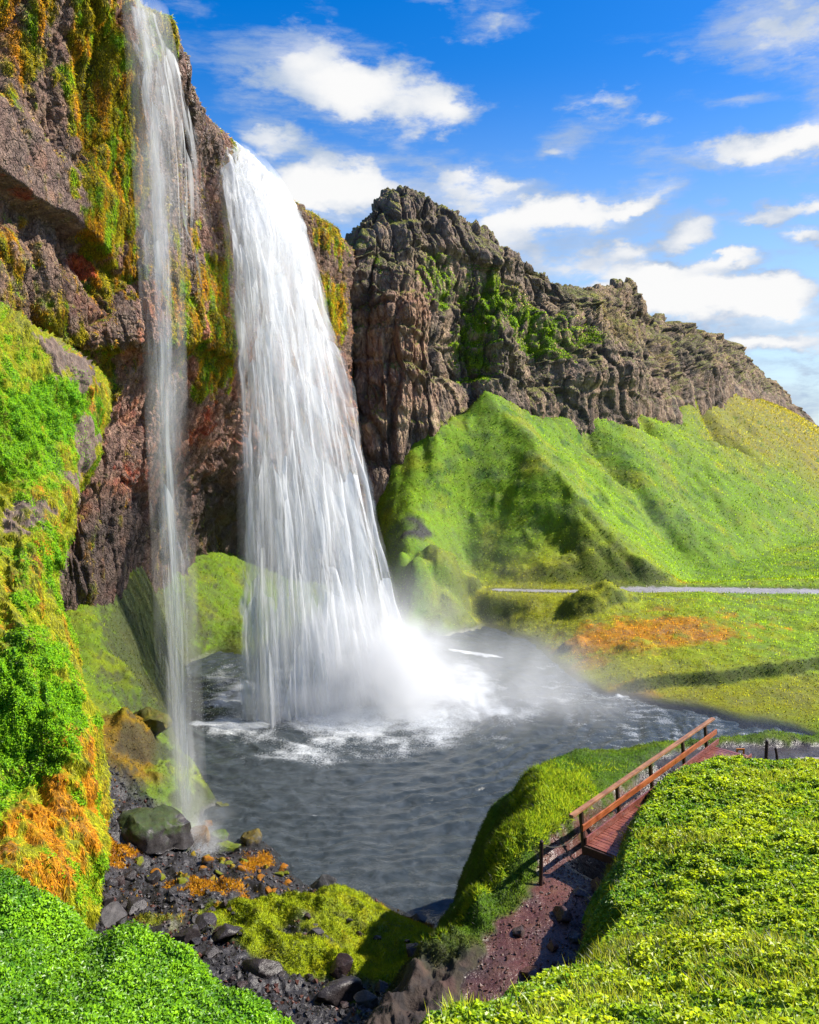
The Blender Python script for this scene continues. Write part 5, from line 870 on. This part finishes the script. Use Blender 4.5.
# hanging moss and leaves of the left buttress
mC = mwC[:, :3].reshape(mwQ.shape); w0 = 1 - .85 * MW_B.reshape(mwQ.shape[:2]); n = 300000; P, N_, ij = scatter(mwQ, mwN, w0 * (1 - .6 * MW_G.reshape(mwQ.shape[:2])), n, True, seed=11); cc = samp(mC, ij) * r8.uniform(.7, 1.9, (n, 1)); a = leaves(P, N_ * .55 + np.array((0, 0, -.75)) + r8.normal(size=(n, 3)) * .28, N_ + r8.normal(size=(n, 3)) * .5, r8.uniform(.05, .20, n), r8.uniform(.007, .020, n), cc, 0, .25, .4)
n = 120000; P, N_, ij = scatter(mwQ, mwN, MW_G.reshape(mwQ.shape[:2]) * w0, n, True, seed=12); cc = rcol(r8, n, (.045, .135, .004), (.14, .285, .007)); ln = r8.uniform(.04, .085, n); cl = np.clip(.06 + .09 * fbm(P, 2, 3), 0, .3); b = leaves(P + N_ * (cl * r8.random(n))[:, None], unit(r8.normal(size=(n, 3)) + N_ * .4 + np.array((0, 0, -.3))), unit(N_ + np.array((0, 0, .5)) + r8.normal(size=(n, 3)) * .4), ln, ln * .7, cc)
cover('buttress_moss', [a, b], M_BLADE, 'orange, yellow and green moss and grass hanging on the left buttress', 'moss')
# moss curtains of the near cliff, grass fringe on rims
nC = ncC[:, :3].reshape(ncQ.shape); mmN = NC_MOSS.reshape(ncQ.shape[:2]); mmN = mmN * (ncQ[..., 0] > -26); n = 240000; P, N_, ij = scatter(ncQ, ncN, mmN, n, True, seed=13); cc = samp(nC, ij) * r8.uniform(.7, 2.0, (n, 1)); d_ = np.linalg.norm(P - np.array((0, 0, CZ)), axis=1); ln = d_ * r8.uniform(.0014, .0042, n); a = leaves(P, N_ * .5 + np.array((0, 0, -.6)) + r8.normal(size=(n, 3)) * .4, N_ + r8.normal(size=(n, 3)) * .5, ln, ln * .22, cc, 0, .25, .4)
cover('cliff_moss', [a], M_BLADE, 'streaks of green and rusty moss down the cliff beside the thin waterfall', 'moss')
fg = ((fcC[:, 1] > fcC[:, 0] * 1.3)).reshape(fcQ.shape[:2]).astype(float); n = 30000; P, N_, ij = scatter(fcQ, fcN, fg, n, True, seed=14); cc = samp(fcC[:, :3].reshape(fcQ.shape), ij) * r8.uniform(.6, 1.4, (n, 1)); d_ = np.linalg.norm(P - np.array((0, 0, CZ)), axis=1); ln = d_ * r8.uniform(.001, .0026, n); a = leaves(P, N_ * .5 + np.array((0, 0, .4)) + r8.normal(size=(n, 3)) * .5, N_ + r8.normal(size=(n, 3)) * .5, ln, ln * .5, cc, 0, .25, .4)
cover('ledge_grass', [a], M_BLADE, 'green grass on the ledges of the far cliff', 'grass')

# ------------------------------------------------------------------ spray and mist
def mist(name, c, rad, dens, label, ns=.16, sharp=1.0):
    bm = bmesh.new(); bmesh.ops.create_icosphere(bm, subdivisions=4, radius=1.0); me = bpy.data.meshes.new(name); bm.to_mesh(me); bm.free(); o = link(name, me); o.location = c; o.scale = rad
    m, t, out = mat(name); ob = t.new('ShaderNodeTexCoord').outputs['Object']; ws = t.vec('ADD', t.scalev(ob, rad), tuple(c)); n = t.noise(ws, ns, 5, .6, .3)
    fo = t.ramp(t.vec('LENGTH', ob), 1.0, .0, 0, 1); d = t.math('MULTIPLY', t.math('MULTIPLY', t.math('POWER', fo, 1.6), t.ramp(n, .36, .72, .08, 1.0)), dens)
    pv_ = t.new('ShaderNodeVolumePrincipled'); pv_.inputs['Color'].default_value = (.985, .99, .995, 1); t.l.new(d, pv_.inputs['Density']); pv_.inputs['Anisotropy'].default_value = .1; t.l.new(pv_.outputs[0], out.inputs['Volume']); me.materials.append(m); tag(o, label, 'mist', kind='stuff')
mist('mist', (-1.5, 57.0, 1.2), (11, 7, 11), 1.15, 'white cloud of spray rising where the broad waterfall hits the pool', .2)
mist('mist', (6.0, 57, .4), (18, 10, 7.0), .36, 'thin drifting spray over the pool right of the waterfall foot', .16)
mist('mist', (4.0, 74, 6), (12, 9, 10), .026, 'faint veil of spray drifting to the shore behind the broad waterfall', .12)
mist('mist', (-9.9, 37.0, 1.0), (2.2, 1.6, 2.8), .6, 'small puff of spray at the foot of the thin waterfall', .8)
mist('mist', (-8.5, 54.3, .2), (5.5, 3.2, 3.8), .55, 'low puff of spray along the left foot of the broad waterfall', .35)
mist('mist', (32, 104, 9), (11, 9, 6), .022, 'faint sunlit haze of spray hanging before the green hillside', .1)
mist('mist', (-9.2, 35.6, .9), (1.3, 1.0, 1.1), 1.1, 'dense little puff where the thin waterfall bursts on the boulder', 1.4)
def spray(n, c, sd_, s_, lo=.05):
    P = np.asarray(c) + r8.normal(size=(n, 3)) * np.asarray(sd_); P[:, 2] = np.abs(P[:, 2] - lo) + lo; s_ = (s_ * r8.uniform(.5, 1.4, n))[:, None]; return chunk(P, s_, np.full((n, 3), .55))
sp_ = []
for q in np.linspace(0, 1, 9):
    b = at(245 + 170 * q, 715 - 30 * q, 55 + 6.3 * q); sp_.append(spray(2600, b + np.array((0, -.6, 0)), (1.5, 1.5, 1.5), .022))
sp_.append(spray(5000, at(190, 836, 36.2), (.45, .4, .35), .011)); sp_.append(spray(2500, at(204, 850, 35.2), (.35, .3, .12), .012))
v, f, c, o_ = [], [], [], 0
for a, b, d in sp_: v.append(a); f.append(b + o_); c.append(d); o_ += len(a)
M_DROP = simple_mat('water_drops', (.6, .62, .64), .4, .05); hang_ = link('spray', raw_mesh('spray', np.concatenate(v), np.concatenate(f), M_DROP, smooth=False)); tag(hang_, 'fine flying drops around the feet of both waterfalls', 'spray', kind='stuff')
